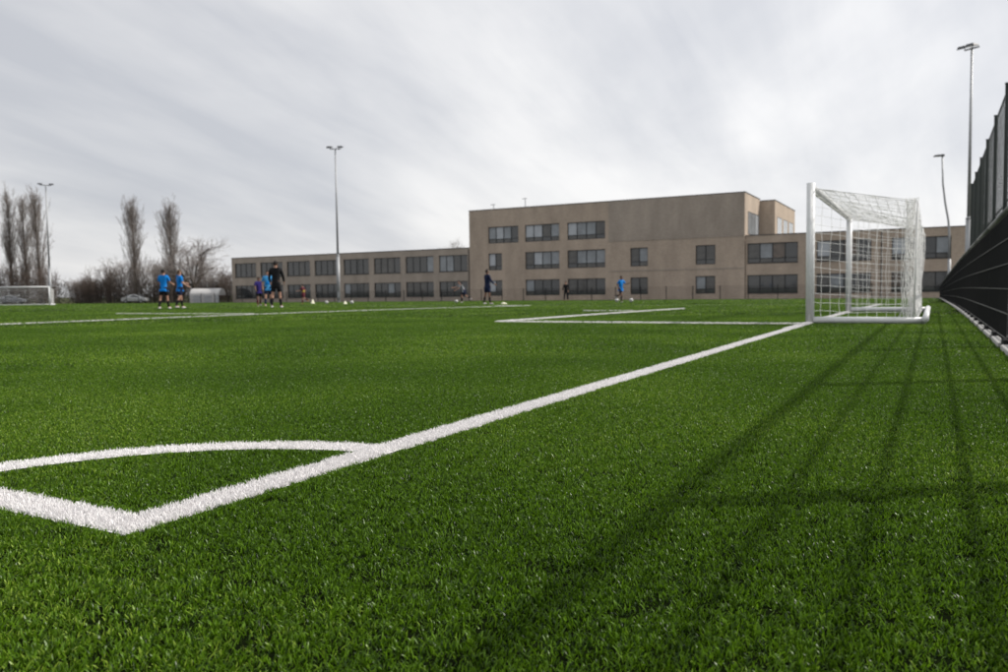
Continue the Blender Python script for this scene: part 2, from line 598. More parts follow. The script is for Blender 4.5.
def in_view(x, y, margin=1.0, extra=0.16):
    """wedge of the pitch round the camera position, with room for a step to either side"""
    bx, by = CAM.x - FW.x * margin * 1.3, CAM.y - FW.y * margin * 1.3
    dx, dy = x - bx, y - by
    f = dx * FW.x + dy * FW.y
    s = dx * RT.x + dy * RT.y
    return (f > 0) & (np.abs(s) < f * (0.645 + extra))


def grid_points(x0, x1, y0, y1, step, jit=0.5):
    gx, gy = np.meshgrid(np.arange(x0, x1, step), np.arange(y0, y1, step))
    x = gx.ravel() + rng.uniform(-jit, jit, gx.size) * step
    y = gy.ravel() + rng.uniform(-jit, jit, gy.size) * step
    return x, y


def stack(x, y, dz=0.0):
    return np.stack([x, y, gz_np(y) + dz], 1)


NEAR, MID, FAR = 6.5, 16.0, 34.0
big = [tuft_mesh('turf_tuft', M_TURF, 185, 0.044, 0.008, 0.0175, 0.0013, 0.0030, 0.33, 3) for _ in range(6)]
small = [tuft_mesh('turf_tuft', M_TURF, 28, 0.013, 0.009, 0.0185, 0.0013, 0.0031, 0.33, 3) for _ in range(5)]
midt = [tuft_mesh('turf_tuft', M_TURF, 90, 0.055, 0.011, 0.022, 0.0026, 0.0046, 0.95, 2) for _ in range(5)]
fart = [tuft_mesh('turf_tuft', M_TURF, 130, 0.16, 0.018, 0.032, 0.006, 0.010, 2.2, 2, True) for _ in range(4)]
vfar = [tuft_mesh('turf_tuft', M_TURF, 260, 0.55, 0.024, 0.042, 0.016, 0.026, 3.0, 2, True) for _ in range(4)]
wht = [tuft_mesh('line_tuft', M_WHITE_TURF, 16, 0.009, 0.012, 0.021, 0.0018, 0.0030, 0.24, 2) for _ in range(5)]
whf = [tuft_mesh('line_tuft', M_WHITE_TURF, 16, 0.020, 0.022, 0.034, 0.004, 0.006, 0.22, 2) for _ in range(3)]


def dist(x, y):
    return np.hypot(x - CAM.x, y - CAM.y)


def turf():
    GX0, GX1 = -10, 1.98
    x, y = grid_points(-8, GX1, -1.6, 7, 0.047)
    d, l = dist(x, y), line_dist(x, y)
    k = (d < NEAR) & in_view(x, y) & (l > 0.036)
    scatter('turf_grass', stack(x[k], y[k]), big, 0.85, 1.12, 'short dark green artificial turf fibres nearest the corner arc', 'grass')
    # fine tufts close to the markings keep the painted edge crisp
    P = []
    for x0, y0, x1, y1, st in ((-4, -1.2, 0.4, 3.0, 0.0145), (-0.6, 3.0, 0.5, 17, 0.019)):
        x, y = grid_points(x0, x1, y0, y1, st)
        l = line_dist(x, y)
        k = (l > 0.004) & (l < 0.040) & (dist(x, y) < MID) & in_view(x, y)
        P.append(stack(x[k], y[k]))
    scatter('turf_grass', np.concatenate(P), small, 0.85, 1.15, 'thin strip of green turf fibres hugging the edges of the white lines', 'grass')
    x, y = grid_points(-22, GX1, -1.6, 18, 0.06)
    d, l = dist(x, y), line_dist(x, y)
    k = (d >= NEAR) & (d < MID) & in_view(x, y) & (l > 0.038)
    scatter('turf_grass', stack(x[k], y[k]), midt, 0.85, 1.15, 'green turf fibres between the corner and the near goal post', 'grass')
    x, y = grid_points(-40, GX1, 0, 36, 0.22)
    d, l = dist(x, y), line_dist(x, y)
    k = (d >= MID) & (d < FAR) & in_view(x, y) & (x < GX1 - 0.15)
    hide = l < 0.20
    # keep fibres off the far markings
    scatter('turf_grass', stack(x[k & ~hide], y[k & ~hide]), fart, 0.85, 1.1, 'green turf fibres around and beyond the near goal', 'grass')
    x, y = grid_points(-32, 0.8, 0, 29, 0.095)
    d, l = dist(x, y), line_dist(x, y)
    k = (d >= MID - 0.3) & (l > 0.04) & (l < np.where(d < FAR, 0.36, 0.9)) & in_view(x, y)
    scatter('turf_grass', stack(x[k], y[k]), midt, 1.0, 1.3, 'narrow bands of green turf fibres along the far markings', 'grass')
    x, y = grid_points(-110, GX1, 0, FIELD_Y1 - 0.6, 0.8)
    d = dist(x, y)
    k = (d >= FAR) & (line_dist(x, y) > 0.72) & in_view(x, y, 3.0) & (x < GX1 - 0.6)
    scatter('turf_grass', stack(x[k], y[k], 0.0), vfar, 0.9, 1.1, 'distant pale green turf fibres under the players', 'grass')
    # white fibres of the markings
    P = []
    for x0, y0, x1, y1, st in ((-4, -0.1, 0.1, 3.0, 0.0125), (-0.2, 3.0, 0.1, 9, 0.0145)):
        x, y = grid_points(x0, x1, y0, y1, st)
        l = line_dist(x, y)
        k = (l < -0.002) & in_view(x, y)
        P.append(stack(x[k], y[k], 0.003))
    scatter('line_fibres', np.concatenate(P), wht, 0.85, 1.1, 'white turf fibres of the corner arc and the lines meeting there', 'pitch line')
    x, y = grid_points(-0.2, 0.1, 9, 27.9, 0.026)
    l = line_dist(x, y)
    k = l < -0.006
    P = [stack(x[k], y[k], 0.003)]
    for x0, x1, y0, y1 in ((-5.2, -0.1, 10.4, 10.7), (-5.2, -4.3, 10.4, 20.5), (-6.5, -4.9, 17.55, 17.85), (-14.5, -12.9, 0, 27.9), (-24, -14, 14.05, 14.35), (-30, -4, -0.05, 0.15)):
        x, y = grid_points(x0, x1, y0, y1, 0.030)
        l = line_dist(x, y)
        k = (l < -0.002) & in_view(x, y)
        P.append(stack(x[k], y[k], 0.004))
    scatter('line_fibres', np.concatenate(P), whf, 0.85, 1.1, 'white turf fibres of the goal line and markings farther up the pitch', 'pitch line')


turf()

# ------------------------------------------------------------------ low mesh fence along the goal line end
FX, FH, BAY = 2.03, 1.12, 2.52
Y_FIRST = 1.53 - 2 * BAY
N_BAYS = 36


def panel_mesh(length, height, vgap, vr, hgap, hr, double=True):
    mb = MB()
    n = int(round(length / vgap))
    for i in range(1, n):
        y = i * length / n
        mb.tube((0, y, 0.03), (0, y, height - 0.02), vr, n=4)
    mb.split, mb.fsplit = len(mb.v), len(mb.f)
    zz = 0.07
    while zz < height - 0.05:
        for sx in ((-1, 1) if double else (0,)):
            mb.box(sx * (vr + hr) - hr, sx * (vr + hr) + hr, 0.0, length, zz - hr * 1.3, zz + hr * 1.3)
        zz += hgap
    return mb


fence = thing('low_fence', 'black steel mesh fence at waist height running along the right edge of the turf', 'fence', (FX, Y_FIRST, 0))
panel_me = panel_mesh(BAY, FH, 0.05, 0.0028, 0.205, 0.0038)
hrods = MB(); hrods.v, hrods.f = panel_me.v[panel_me.split:], [tuple(i - panel_me.split for i in f) for f in panel_me.f[panel_me.fsplit:]]
panel_me.v, panel_me.f = panel_me.v[:panel_me.split], panel_me.f[:panel_me.fsplit]
rods_me = hrods.mesh('cross_rods', M_ROD)
panel_me = panel_me.mesh('fence_panel', M_BLACK)
post_me = MB().box(-0.03, 0.03, -0.045, 0.045, -0.1, FH + 0.0).mesh('post', M_BLACK)
rail_me = MB().tube((0, 0, FH + 0.015), (0, BAY - 0.004, FH + 0.015), 0.026, n=10).mesh('top_rail', M_RAIL, True)
pad_me = MB().box(-0.06, -0.010, -0.12, 0.12, 0.0, 0.075).mesh('rubber_pad', M_RUBBER)
for i in range(N_BAYS):
    y = i * BAY
    z0, z1 = gz(Y_FIRST + y), gz(Y_FIRST + y + BAY)
    sl = math.atan2(z1 - z0, BAY)
    for nm, me, zz in (('mesh_panel', panel_me, 0), ('top_rail', rail_me, 0)):
        o = link(nm, me, fence)
        o.location = (0.0, y, z0 + zz)
        o.rotation_euler = (sl, 0, 0)
        if nm == 'mesh_panel':
            link('cross_rods', rods_me, o)
    o = link('post', post_me, fence)
    o.location = (0.045, y, z0)

kerb = thing('kerb', 'pale concrete kerb stones in a row at the foot of the black mesh fence', 'kerb', (FX, 0, 0))
stone_me = MB().box(-0.062, 0.10, -0.50, 0.50, -0.12, 0.04).mesh('kerb_stone', M_CONC)
for i in range(66):
    y = -3.0 + i * 1.26
    o = link('kerb_stone', stone_me, kerb, 0.012)
    o.location = (0, y, gz(y))
    o.rotation_euler = (0, 0, random.uniform(-0.01, 0.01))
    p = link('rubber_pad', pad_me, kerb)
    p.location = (0.02, y + 0.63, gz(y))

# ------------------------------------------------------------------ tall ball-stop fence on the far side of the footpath
TX, TH, TB = 3.02, 5.42, 4.05
tall = thing('ball_stop_fence', 'tall dark ball stop fence rising behind the low fence at the right edge', 'fence', (TX, 18.2, 0))
tpanel = MB()
for i in range(1, 34):
    y = i * TB / 34
    tpanel.tube((0, y, 0.1), (0, y, TH - 0.05), 0.0027, n=4)
for i in range(27):
    z = 0.1 + i * 0.1975
    tpanel.tube((0.006, 0, z), (0.006, TB, z), 0.0026, n=4)
tp_me = tpanel.mesh('net_panel', M_DARKGREEN)
tpost_me = MB().box(-0.045, 0.045, -0.055, 0.055, -0.2, TH + 0.08).box(-0.055, 0.055, -0.065, 0.065, TH + 0.08, TH + 0.10).mesh('post', M_DARKGREEN)
trail_me = MB().tube((0.02, 0.06, TH - 0.03), (0.02, TB - 0.06, TH - 0.03), 0.022, n=8).mesh('rail', M_DARKGREEN, True)
for i in range(7):
    y = i * TB
    z = gz(18.2 + y)
    o = link('post', tpost_me, tall); o.location = (0, y, z)
    if i < 6:
        for nm, me in (('net_panel', tp_me), ('top_rail', trail_me)):
            o = link(nm, me, tall); o.location = (0, y, z)
        o = link('middle_rail', trail_me, tall); o.location = (0, y, z - TH * 0.52)


# ------------------------------------------------------------------ goals
def make_goal(label, loc, rz=0.0, seed=1):
    """posts along local +Y starting at the origin, net towards local +X"""
    rnd = random.Random(seed)
    W, H, D, PR = 5.84, 1.93, 1.46, 0.058
    g = thing('football_goal', label, 'goal', loc, rz, 'white football goals')
    for y in (0, W):
        mb = MB().tube((0, y, 0.0), (0, y, H + PR), PR, n=20)
        mb.box(-PR * 0.35, PR * 0.35, y - PR - 0.012, y - PR + 0.004, 0.02, H - 0.05) if y == 0 else mb.box(-PR * 0.35, PR * 0.35, y + PR - 0.004, y + PR + 0.012, 0.02, H - 0.05)
        mb.build('post', M_WHITE, g, True)
    MB().tube((0, PR * 0.9, H), (0, W - PR * 0.9, H), PR * 0.97, n=20).build('crossbar', M_WHITE, g, True)
    for y in (0.0, W):
        MB().tube((PR * 0.9, y, 0.05), (D, y, 0.05), 0.046, n=14).build('ground_bar', M_WHITE, g, True)
        MB().tube((D - 0.14, y, 0.09), (D - 0.11, y, H - 0.28), 0.011, n=8).build('net_support', M_NET, g, True)
        MB().tube((0.03, y, H - 0.02), (D - 0.11, y, H - 0.28), 0.005, n=8).build('net_stay', M_NET, g, True)
    MB().tube((D, -0.09, 0.075), (D, W + 0.09, 0.075), 0.043, n=16).build('back_bar', M_WHITE, g, True)
    for y in (-0.09, W + 0.09):
        s = -1 if y < 0 else 1
        MB().tube((D, y, 0.075), (D, y + s * 0.022, 0.075), 0.047, n=16).build('end_cap', M_WHITE, g, True)
    # the net: cords of a square mesh, hanging a little slack
    cs = 0.105
    ny, nb = int(W / cs), 13
    top = [(0.02 + (D - 0.13) * i / 10, H - 0.01 - 0.28 * i / 10) for i in range(11)]
    back = [(D - 0.11 + 0.02 * math.sin(i * 0.5), (H - 0.29) * (1 - i / nb) + 0.05 * i / nb) for i in range(1, nb + 1)]
    prof = top + back
    n_top = len(top)
    mb = MB()
    ph = [rnd.uniform(0, 6.28) for _ in range(8)]

    def slack(i, j):
        u = j / ny
        t = i / (len(prof) - 1)
        edge = math.sin(math.pi * min(1, max(0, u)))
        bulge = 0.10 * edge * math.sin(math.pi * t)
        wav = 0.018 * (math.sin(u * 19 + ph[0] + t * 3) + math.sin(u * 31 + ph[1] - t * 5)) * math.sin(math.pi * t)
        return bulge, wav

    grid = []
    for i, (px, pz) in enumerate(prof):
        row = []
        for j in range(ny + 1):
            b_, w_ = slack(i, j)
            x, z = px, pz
            if i < n_top:
                z -= b_ * 0.9 + abs(w_)
            else:
                x += w_ - b_ * 0.6
            row.append(Vector((x + rnd.uniform(-.006, .006), W * j / ny + rnd.uniform(-.01, .01), max(z, 0.05) + rnd.uniform(-.006, .006))))
        grid.append(row)
    cr = 0.0030

    def cord(a, b, r=cr):
        mb.tube(a, b, r, n=3, caps=False)
    for i in range(len(prof)):
        for j in range(ny + 1):
            if j < ny:
                cord(grid[i][j], grid[i][j + 1])
            if i + 1 < len(prof):
                cord(grid[i][j], grid[i + 1][j])
    # side panels
    for y in (0.0, W):
        ni, nk = 11, 15
        sg = []
        for k in range(nk + 1):
            row = []
            for i in range(ni + 1):
                x = 0.03 + (D - 0.15) * i / ni
                ztop = H - 0.02 - 0.28 * i / ni
                z = ztop * (1 - k / nk) + 0.06 * k / nk
                o_ = 0.03 * math.sin(i * 0.9 + k * 0.45 + ph[2]) * math.sin(math.pi * k / nk)
                row.append(Vector((x + rnd.uniform(-.01, .01), y + o_, z - 0.02 * math.sin(math.pi * i / ni) + rnd.uniform(-.008, .008))))
            sg.append(row)
        for k in range(nk + 1):
            for i in range(ni + 1):
                if i < ni:
                    cord(sg[k][i], sg[k][i + 1])
                if k < nk:
                    cord(sg[k][i], sg[k + 1][i])
    # gathered net hanging in folds at the rear corners and along the foot of the back
    for y in (0.0, W):
        for q in range(34):
            s = 1 if y == 0 else -1
            y0 = y + s * rnd.uniform(0, 0.22)
            pts = []
            for k in range(9):
                t = k / 8
                pts.append((D - 0.13 - rnd.uniform(0, 0.09) - 0.10 * (1 - math.exp(-3 * t)) * (q % 5) / 5 - 0.05 * math.sin(t * 5 + q), y0 + rnd.uniform(-.02, .02), (H - 0.30) * (1 - t) + 0.07))
            for a, b in zip(pts[:-1], pts[1:]):
                cord(a, b, 0.0028)
    mb.build('net', M_NET, g)
    # border rope
    MB().path([(0.02, W * j / 24, H - 0.062 - 0.01 * (j % 2)) for j in range(25)], 0.006, 5).build('net_rope', M_NET, g)
    return g


make_goal('white football goal with hanging net, standing near the fence on the right', (-0.053, 10.96, 0))
make_goal('small far white football goal cut by the left edge of the picture', (-80.2, 49.4, gz(49.4)), R(131), 2)


# ------------------------------------------------------------------ floodlight masts
def floodlight(label, loc, H, lamps, face, lower=4.6, rw=0.17, rt=0.06):
    p = thing('floodlight_mast', label, 'floodlight', loc, face, 'floodlight masts around the pitch')
    MB().tube((0, 0, -0.2), (0, 0, lower), rw, rw * 0.95, n=14).build('lower_pole', M_POLE, p, True)
    MB().tube((0, 0, lower - 0.02), (0, 0, lower + 0.12), rw * 1.05, rw * 0.75, n=14).build('collar', M_POLE, p, True)
    MB().tube((0, 0, lower + 0.05), (0, 0, H), rw * 0.62, rt, n=12).build('upper_pole', M_POLE, p, True)
    MB().box(-0.30, 0.30, -0.30, 0.30, -0.25, 0.03).build('foundation', M_CONC, p, bevel=0.02)
    MB().box(-0.1, 0.1, -rw - 0.012, -rw + 0.05, 0.5, 1.1).build('access_door', M_POLE, p)
    w = max(abs(l[0]) for l in lamps)
    MB().tube((-w, 0, H - 0.05), (w, 0, H - 0.05), 0.045, n=8).build('cross_arm', M_LAMP, p, True)
    for lx, tilt in lamps:
        hd = MB()
        hd.v += [(-.34, -.40, -.10), (.34, -.40, -.10), (.34, .40, -.06), (-.34, .40, -.06), (-.26, -.30, .12), (.26, -.30, .12), (.30, .36, .05), (-.30, .36, .05)]
        hd.f += [(0, 3, 2, 1), (4, 5, 6, 7), (0, 1, 5, 4), (2, 3, 7, 6), (0, 4, 7, 3), (1, 2, 6, 5)]
        h = hd.build('lamp_head', M_LAMP, p, bevel=0.03)
        h.location = (lx, -0.12, H + 0.12)
        h.rotation_euler = (R(tilt), 0, 0)
        h.scale = (0.82, 0.82, 0.82)
        MB().quad((-.30, -.36, -.106), (-.30, .34, -.075), (.30, .34, -.075), (.30, -.36, -.106)).build('lamp_glass', M_LENS, h)
        MB().tube((0, 0.12, -0.16), (0, 0.1, 0.02), 0.03, n=8).build('bracket', M_LAMP, h)
    return p


floodlight('tall floodlight mast with two lamps standing in front of the low left wing', (-49.7, 59.45, gz(59.45)), 14.95, [(-0.52, 14), (0.52, 10)], R(28))
floodlight('tall floodlight mast beside the far goal and the poplars at left', (-96.3, 59.5, gz(59.5)), 14.95, [(-0.62, 12), (0.62, 12)], R(58))
floodlight('tallest floodlight mast rising behind the right hand fence', (3.35, 56.3, gz(56.3)), 15.45, [(-0.45, 14), (0.05, 6)], R(-30), lower=5.0, rw=0.17)

# bent lamp post at the end of the footpath
bl = thing('bent_lamp_post', 'lamp post with a bent upper pole and single lamp before the right wing', 'lamp post', (2.70, 78.6, gz(78.6)))
MB().tube((0, 0, -0.1), (-0.03, 0, 3.4), 0.13, 0.12, n=12).build('lower_pole', M_POLE, bl, True)
MB().path([(-0.03, 0, 3.38), (-0.06, 0, 5.6), (-0.16, 0, 6.8), (-0.42, 0, 8.3), (-0.62, 0, 10.0), (-0.70, 0, 12.35)], [0.10, 0.095, 0.09, 0.085, 0.075, 0.065], 10).build('upper_pole', M_POLE, bl, True)
hd = MB()
hd.v += [(-.75, -.20, -.05), (.15, -.20, -.07), (.15, .20, -.07), (-.75, .20, -.05), (-.60, -.14, .08), (.12, -.15, .10), (.12, .15, .10), (-.60, .14, .08)]
hd.f += [(0, 3, 2, 1), (4, 5, 6, 7), (0, 1, 5, 4), (2, 3, 7, 6), (0, 4, 7, 3), (1, 2, 6, 5)]
h = hd.build('lamp_head', M_LAMP, bl, bevel=0.03)
h.location = (-0.66, 0, 12.42)
MB().quad((-.70, -.16, -.058), (-.70, .16, -.058), (.0, .16, -.072), (.0, -.16, -.072)).build('lamp_glass', M_LENS, h)

# ------------------------------------------------------------------ the school
YB = 90.0
ZB = gz(90) - 0.06
school = thing('school_building', 'long brick school with a three storey block between two lower wings', 'building', (0, YB, ZB))
# local frame: x along the facade, y into the building, z up from its base
F1T, F1B, G1T, G1B, T3T, T3B = 6.22, 4.02, 2.70, 0.68, 9.66, 7.52


def wall_block(name, x0, x1, y0, y1, h, openings, mtl, reveal=0.22, zb=-0.4, side_right=None, side_left=True, right=True):
    """brick shell whose front has real openings; openings = (x0, x1, z0, z1)"""
    mb = MB()
    xs = sorted({x0, x1, *[o[0] for o in openings], *[o[1] for o in openings]})
    zs = sorted({zb, h, *[o[2] for o in openings], *[o[3] for o in openings]})
    for a, b in zip(xs[:-1], xs[1:]):
        for c, d in zip(zs[:-1], zs[1:]):
            mx_, mz = (a + b) / 2, (c + d) / 2
            if any(o[0] < mx_ < o[1] and o[2] < mz < o[3] for o in openings):
                continue
            mb.quad((a, y0, c), (b, y0, c), (b, y0, d), (a, y0, d))
    for a, b, c, d in openings:
        yr = y0 + reveal
        mb.quad((a, y0, c), (a, yr, c), (a, yr, d), (a, y0, d))
        mb.quad((b, y0, c), (b, y0, d), (b, yr, d), (b, yr, c))
        mb.quad((a, y0, d), (a, yr, d), (b, yr, d), (b, y0, d))
        mb.quad((a, y0, c), (b, y0, c), (b, yr, c), (a, yr, c))
    sops = side_right or []
    if right:
        ys_ = sorted({y0, y1, *[o[0] for o in sops], *[o[1] for o in sops]})
        zs_ = sorted({zb, h, *[o[2] for o in sops], *[o[3] for o in sops]})
        for a, b in zip(ys_[:-1], ys_[1:]):
            for c, d in zip(zs_[:-1], zs_[1:]):
                if any(o[0] < (a + b) / 2 < o[1] and o[2] < (c + d) / 2 < o[3] for o in sops):
                    continue
                mb.quad((x1, a, c), (x1, b, c), (x1, b, d), (x1, a, d))
        for a, b, c, d in sops:
            xr = x1 - reveal
            mb.quad((x1, a, c), (x1, a, d), (xr, a, d), (xr, a, c))
            mb.quad((x1, b, c), (xr, b, c), (xr, b, d), (x1, b, d))
            mb.quad((x1, a, d), (x1, b, d), (xr, b, d), (xr, a, d))
            mb.quad((x1, a, c), (xr, a, c), (xr, b, c), (x1, b, c))
    if side_left:
        mb.quad((x0, y1, zb), (x0, y0, zb), (x0, y0, h), (x0, y1, h))
    mb.quad((x1, y1, zb), (x0, y1, zb), (x0, y1, h), (x1, y1, h))
    w = mb.build(name, mtl, school)
    MB().quad((x0 + .2, y0 + .2, h - 0.25), (x1 - .2, y0 + .2, h - 0.25), (x1 - .2, y1 - .2, h - 0.25), (x0 + .2, y1 - .2, h - 0.25)).build('roof', M_ROOFING, w)
    c = MB()
    e = 0.05
    c.box(x0 - e, x1 + e, y0 - e, y0 + 0.30, h, h + 0.085)
    c.box(x0 - e, x1 + e, y1 - 0.30, y1 + e, h, h + 0.085)
    c.box(x0 - e, x0 + 0.30, y0 + 0.30, y1 - 0.30, h, h + 0.085)
    c.box(x1 - 0.30, x1 + e, y0 + 0.30, y1 - 0.30, h, h + 0.085)
    c.build('coping', M_COPING, w)
    # inner faces of the parapet
    return w


def window(x0, x1, z0, z1, lights, yf=0.14, tones=(0, 1, 2), transom=0.27, sill=True, flip=None, weights=None):
    """one window: frame with mullions, its panes and sill; flip = x of a wall that faces +x"""
    W, H = x1 - x0, z1 - z0
    f = MB()
    t = 0.075
    f.box(0, W, 0, 0.08, 0, t); f.box(0, W, 0, 0.08, H - t, H)
    f.box(0, t, 0, 0.08, t, H - t); f.box(W - t, W, 0, 0.08, t, H - t)
    for i in range(1, lights):
        x = W * i / lights
        f.box(x - 0.045, x + 0.045, 0.002, 0.078, t, H - t)
    if transom:
        zt = H * transom
        for i in range(lights):
            a, b = (t if i == 0 else W * i / lights + 0.045), (W - t if i == lights - 1 else W * (i + 1) / lights - 0.045)
            f.box(a, b, 0.004, 0.076, zt - 0.035, zt + 0.035)
    w = f.build('window', M_FRAME, school)
    if flip is None:
        w.location = (x0, yf, z0)
    else:
        w.location = (flip - yf, x0, z0)
        w.rotation_euler = (0, 0, R(90))
    for i in range(lights):
        a, b = (t if i == 0 else W * i / lights + 0.045), (W - t if i == lights - 1 else W * (i + 1) / lights - 0.045)
        zt = H * transom if transom else t
        k = random.choices(tones, weights)[0] if weights else random.choice(tones)
        tilt = random.uniform(-0.006, 0.006)
        lo = zt + 0.035 if transom else t
        py = 0.045 if flip is None else 0.012
        MB().quad((a, py, lo), (b, py + tilt, lo), (b, py + tilt, H - t), (a, py, H - t)).build('pane', M_GLASS[k], w)
        if transom:
            MB().quad((a, 0.05, t), (b, 0.05, t), (b, 0.05, zt - 0.035), (a, 0.05, zt - 0.035)).build('pane', M_GLASS[0 if k < 2 else 1], w)
    if sill:
        MB().box(-0.03, W + 0.03, -yf - 0.05, 0.0, -0.05, 0.004).build('sill', M_COPING, w)
    return w


# left wing: eight bays of two storeys
lw_bays = [(-96.7 + i * 5.545, -96.7 + i * 5.545 + 4.65) for i in range(8)]
lw_bays[-1] = (lw_bays[-1][0], -53.35)
lops = [(a, b, G1B, G1T) for a, b in lw_bays] + [(a, b, F1B, F1T) for a, b in lw_bays]
wall_block('wall', -97.4, -52.9, 0.0, 13.0, 7.08, lops, M_BRICK_UP, right=False)
for o in lops:
    window(*o, 4, tones=(0, 1, 2), transom=0.0 if o[2] > 3 else 0.25, weights=(6, 4, 0.7))

# three storey block, standing slightly proud of the wings
MY = -0.25
big_x = [(-44.55, -39.75), (-38.65, -33.65)]
mops = [(-49.95, -45.5, T3B, T3T)] + [(a, b, T3B, T3T) for a, b in big_x]
mops += [(-49.95, -47.95, F1B, F1T), (-49.95, -47.95, G1B, G1T)]
for a, b in big_x:
    mops += [(a, b, F1B, F1T), (a, b, G1B, G1T)]
for a, b in ((-30.45, -28.3), (-22.6, -20.35)):
    mops += [(a, b, F1B, F1T), (a, b, G1B, G1T)]
blk = wall_block('wall', -52.85, -17.1, MY, 8.40, 11.92, mops, M_BRICK, side_right=[(1.45, 7.85, 7.38, 9.95)])
for o in mops:
    big_w = o[1] - o[0] > 3
    gf = o[2] < 1
    w_ = window(*o, 4 if big_w else 2, yf=MY + 0.14, tones=(0, 1, 2, 3), transom=0.26, weights=(3, 3, 1.6, 0.2) if gf else (1.0, 2.0, 4, 2.6))
window(1.45, 7.85, 7.38, 9.95, 3, yf=-0.025, sill=False, tones=(2, 3), flip=-17.1, transom=0.0)
# slight projecting courses that part the storeys
for z in (7.05, 3.45):
    MB().box(-33.2, -17.12, MY - 0.035, MY + 0.02, z, z + 0.16).build('brick_course', M_BRICK_UP, blk)
MB().box(-33.18, -17.12, MY - 0.03, MY + 0.02, 7.22, 11.915).build('upper_brick_panel', M_BRICK_UP, blk)
for x, hgt in ((-51.0, 1.0), (-46.2, 1.5)):
    MB().tube((x, 3.2, 11.6), (x, 3.2, 12.0 + hgt), 0.05, n=6).box(x - 0.45, x + 0.25, 3.18, 3.22, 11.95 + hgt, 12.03 + hgt).build('antenna', M_POLE, blk)

# stair tower behind the block
tower = wall_block('wall', -22.0, -15.36, 8.45, 24.0, 11.72, [], M_BRICK, side_right=[(10.2, 13.4, 7.3, 9.9), (14.6, 17.8, 7.3, 9.9), (19.0, 22.4, 7.3, 9.9)])
for a in (10.2, 14.6, 19.0):
    window(a, a + 3.2 if a < 18 else 22.4, 7.3, 9.9, 2, yf=-0.025, sill=False, tones=(3, 3), flip=-15.36, transom=0.0)

# right wing: two storeys running on behind the goal and the fence
rw_bays = [(-16.85, -11.5), (-9.6, -4.25), (-2.35, 3.0), (4.9, 10.25), (12.2, 17.5)]
rops = [(a, b, G1B, G1T) for a, b in rw_bays] + [(a, b, F1B, F1T) for a, b in rw_bays]
wall_block('wall', -17.05, 19.5, 0.0, 8.35, 7.08, rops, M_BRICK, side_left=False)
for o in rops:
    window(*o, 4, tones=(0, 1, 2, 3, 4), transom=0.24, weights=(5, 3, 1, 0, 1) if o[2] < 1 else (2, 2.5, 2, 1.2, 4))
# rainwater pipes and a shallow plinth
for x in (-53.1, -10.55, -3.3):
    MB().tube((x, -0.06 if x != -18.2 else MY - 0.06, 0.0), (x, -0.06 if x != -18.2 else MY - 0.06, 6.9), 0.05, n=6).build('downpipe', M_FRAME, school)


# ------------------------------------------------------------------ spectator fence before the school
def barrier(label, x0, x1, y, bay=2.5, h=1.25, rz=0.0):
    b = thing('perimeter_fence', label, 'fence', (x0, y, gz(y)), rz)
    n = int((x1 - x0) / bay)
    pm = MB().box(-0.03, 0.03, -0.03, 0.03, -0.1, h + 0.05).mesh('post', M_BLACK)
    mb = MB()
    for i in range(1, 25):
        mb.tube((bay * i / 25, 0, 0.05), (bay * i / 25, 0, h), 0.0035, n=3)
    for i in range(7):
        mb.box(0, bay, -0.006, 0.006, 0.06 + i * 0.19, 0.075 + i * 0.19)
    mm = mb.mesh('mesh_panel', M_BLACK)
    for i in range(n + 1):
        o = link('post', pm, b); o.location = (i * bay, 0.05, 0)
        if i < n:
            o = link('mesh_panel', mm, b); o.location = (i * bay, 0, 0)
    return b


barrier('thin dark mesh fence along the far touchline in front of the school', -108, 1.6, FIELD_Y1 + 0.35)
barrier('thin dark mesh fence behind the far goal at the left end of the pitch', -112.5, -70, 30, rz=R(88))


# ------------------------------------------------------------------ bare trees
def sticks_mesh(name, segs, m, n=3):
    """many tapered sticks as one mesh (numpy for speed); segs rows = x0 y0 z0 x1 y1 z1 r0 r1"""
    S = np.array(segs, dtype=np.float64)
    p, q, r0, r1 = S[:, :3], S[:, 3:6], S[:, 6], S[:, 7]
    d = q - p
    d /= np.maximum(np.linalg.norm(d, axis=1, keepdims=True), 1e-9)
    ref = np.where(np.abs(d[:, 2:3]) < 0.9, np.array([[0, 0, 1.0]]), np.array([[1.0, 0, 0]]))
    a = np.cross(d, ref); a /= np.linalg.norm(a, axis=1, keepdims=True)
    b = np.cross(d, a)
    vs = []
    for c, r in ((p, r0), (q, r1)):
        for k in range(n):
            t = 2 * math.pi * k / n
            vs.append(c + (a * math.cos(t) + b * math.sin(t)) * r[:, None])
    V = np.stack(vs, 1).reshape(-1, 3)
    base = np.arange(len(S))[:, None] * 2 * n
    F = []
    for k in range(n):
        k2 = (k + 1) % n
        F.append(base + np.array([[k, k2, n + k2, n + k]]))
    F = np.stack(F, 1).reshape(-1, 4)
    me = bpy.data.meshes.new(name)
    me.vertices.add(len(V)); me.vertices.foreach_set('co', V.astype(np.float32).ravel())
    me.loops.add(F.size); me.loops.foreach_set('vertex_index', F.astype(np.int32).ravel())
    me.polygons.add(len(F)); me.polygons.foreach_set('loop_start', np.arange(0, F.size, 4, dtype=np.int32))
    me.update(calc_edges=True)
    me.materials.append(m)
    return me


def grow(rnd, p, d, length, r, segs, n=4, wob=0.12, up=0.0, rmin=0.5):
    pts = [p.copy()]
    for k in range(n):
        d = (d + Vector((rnd.uniform(-wob, wob), rnd.uniform(-wob, wob), rnd.uniform(-wob, wob) + up))).normalized()
        q = p + d * (length / n)
        ra, rb = r * (1 - (1 - rmin) * k / n), r * (1 - (1 - rmin) * (k + 1) / n)
        segs.append((*p, *q, ra, rb))
        p = q
        pts.append(p.copy())
    return pts


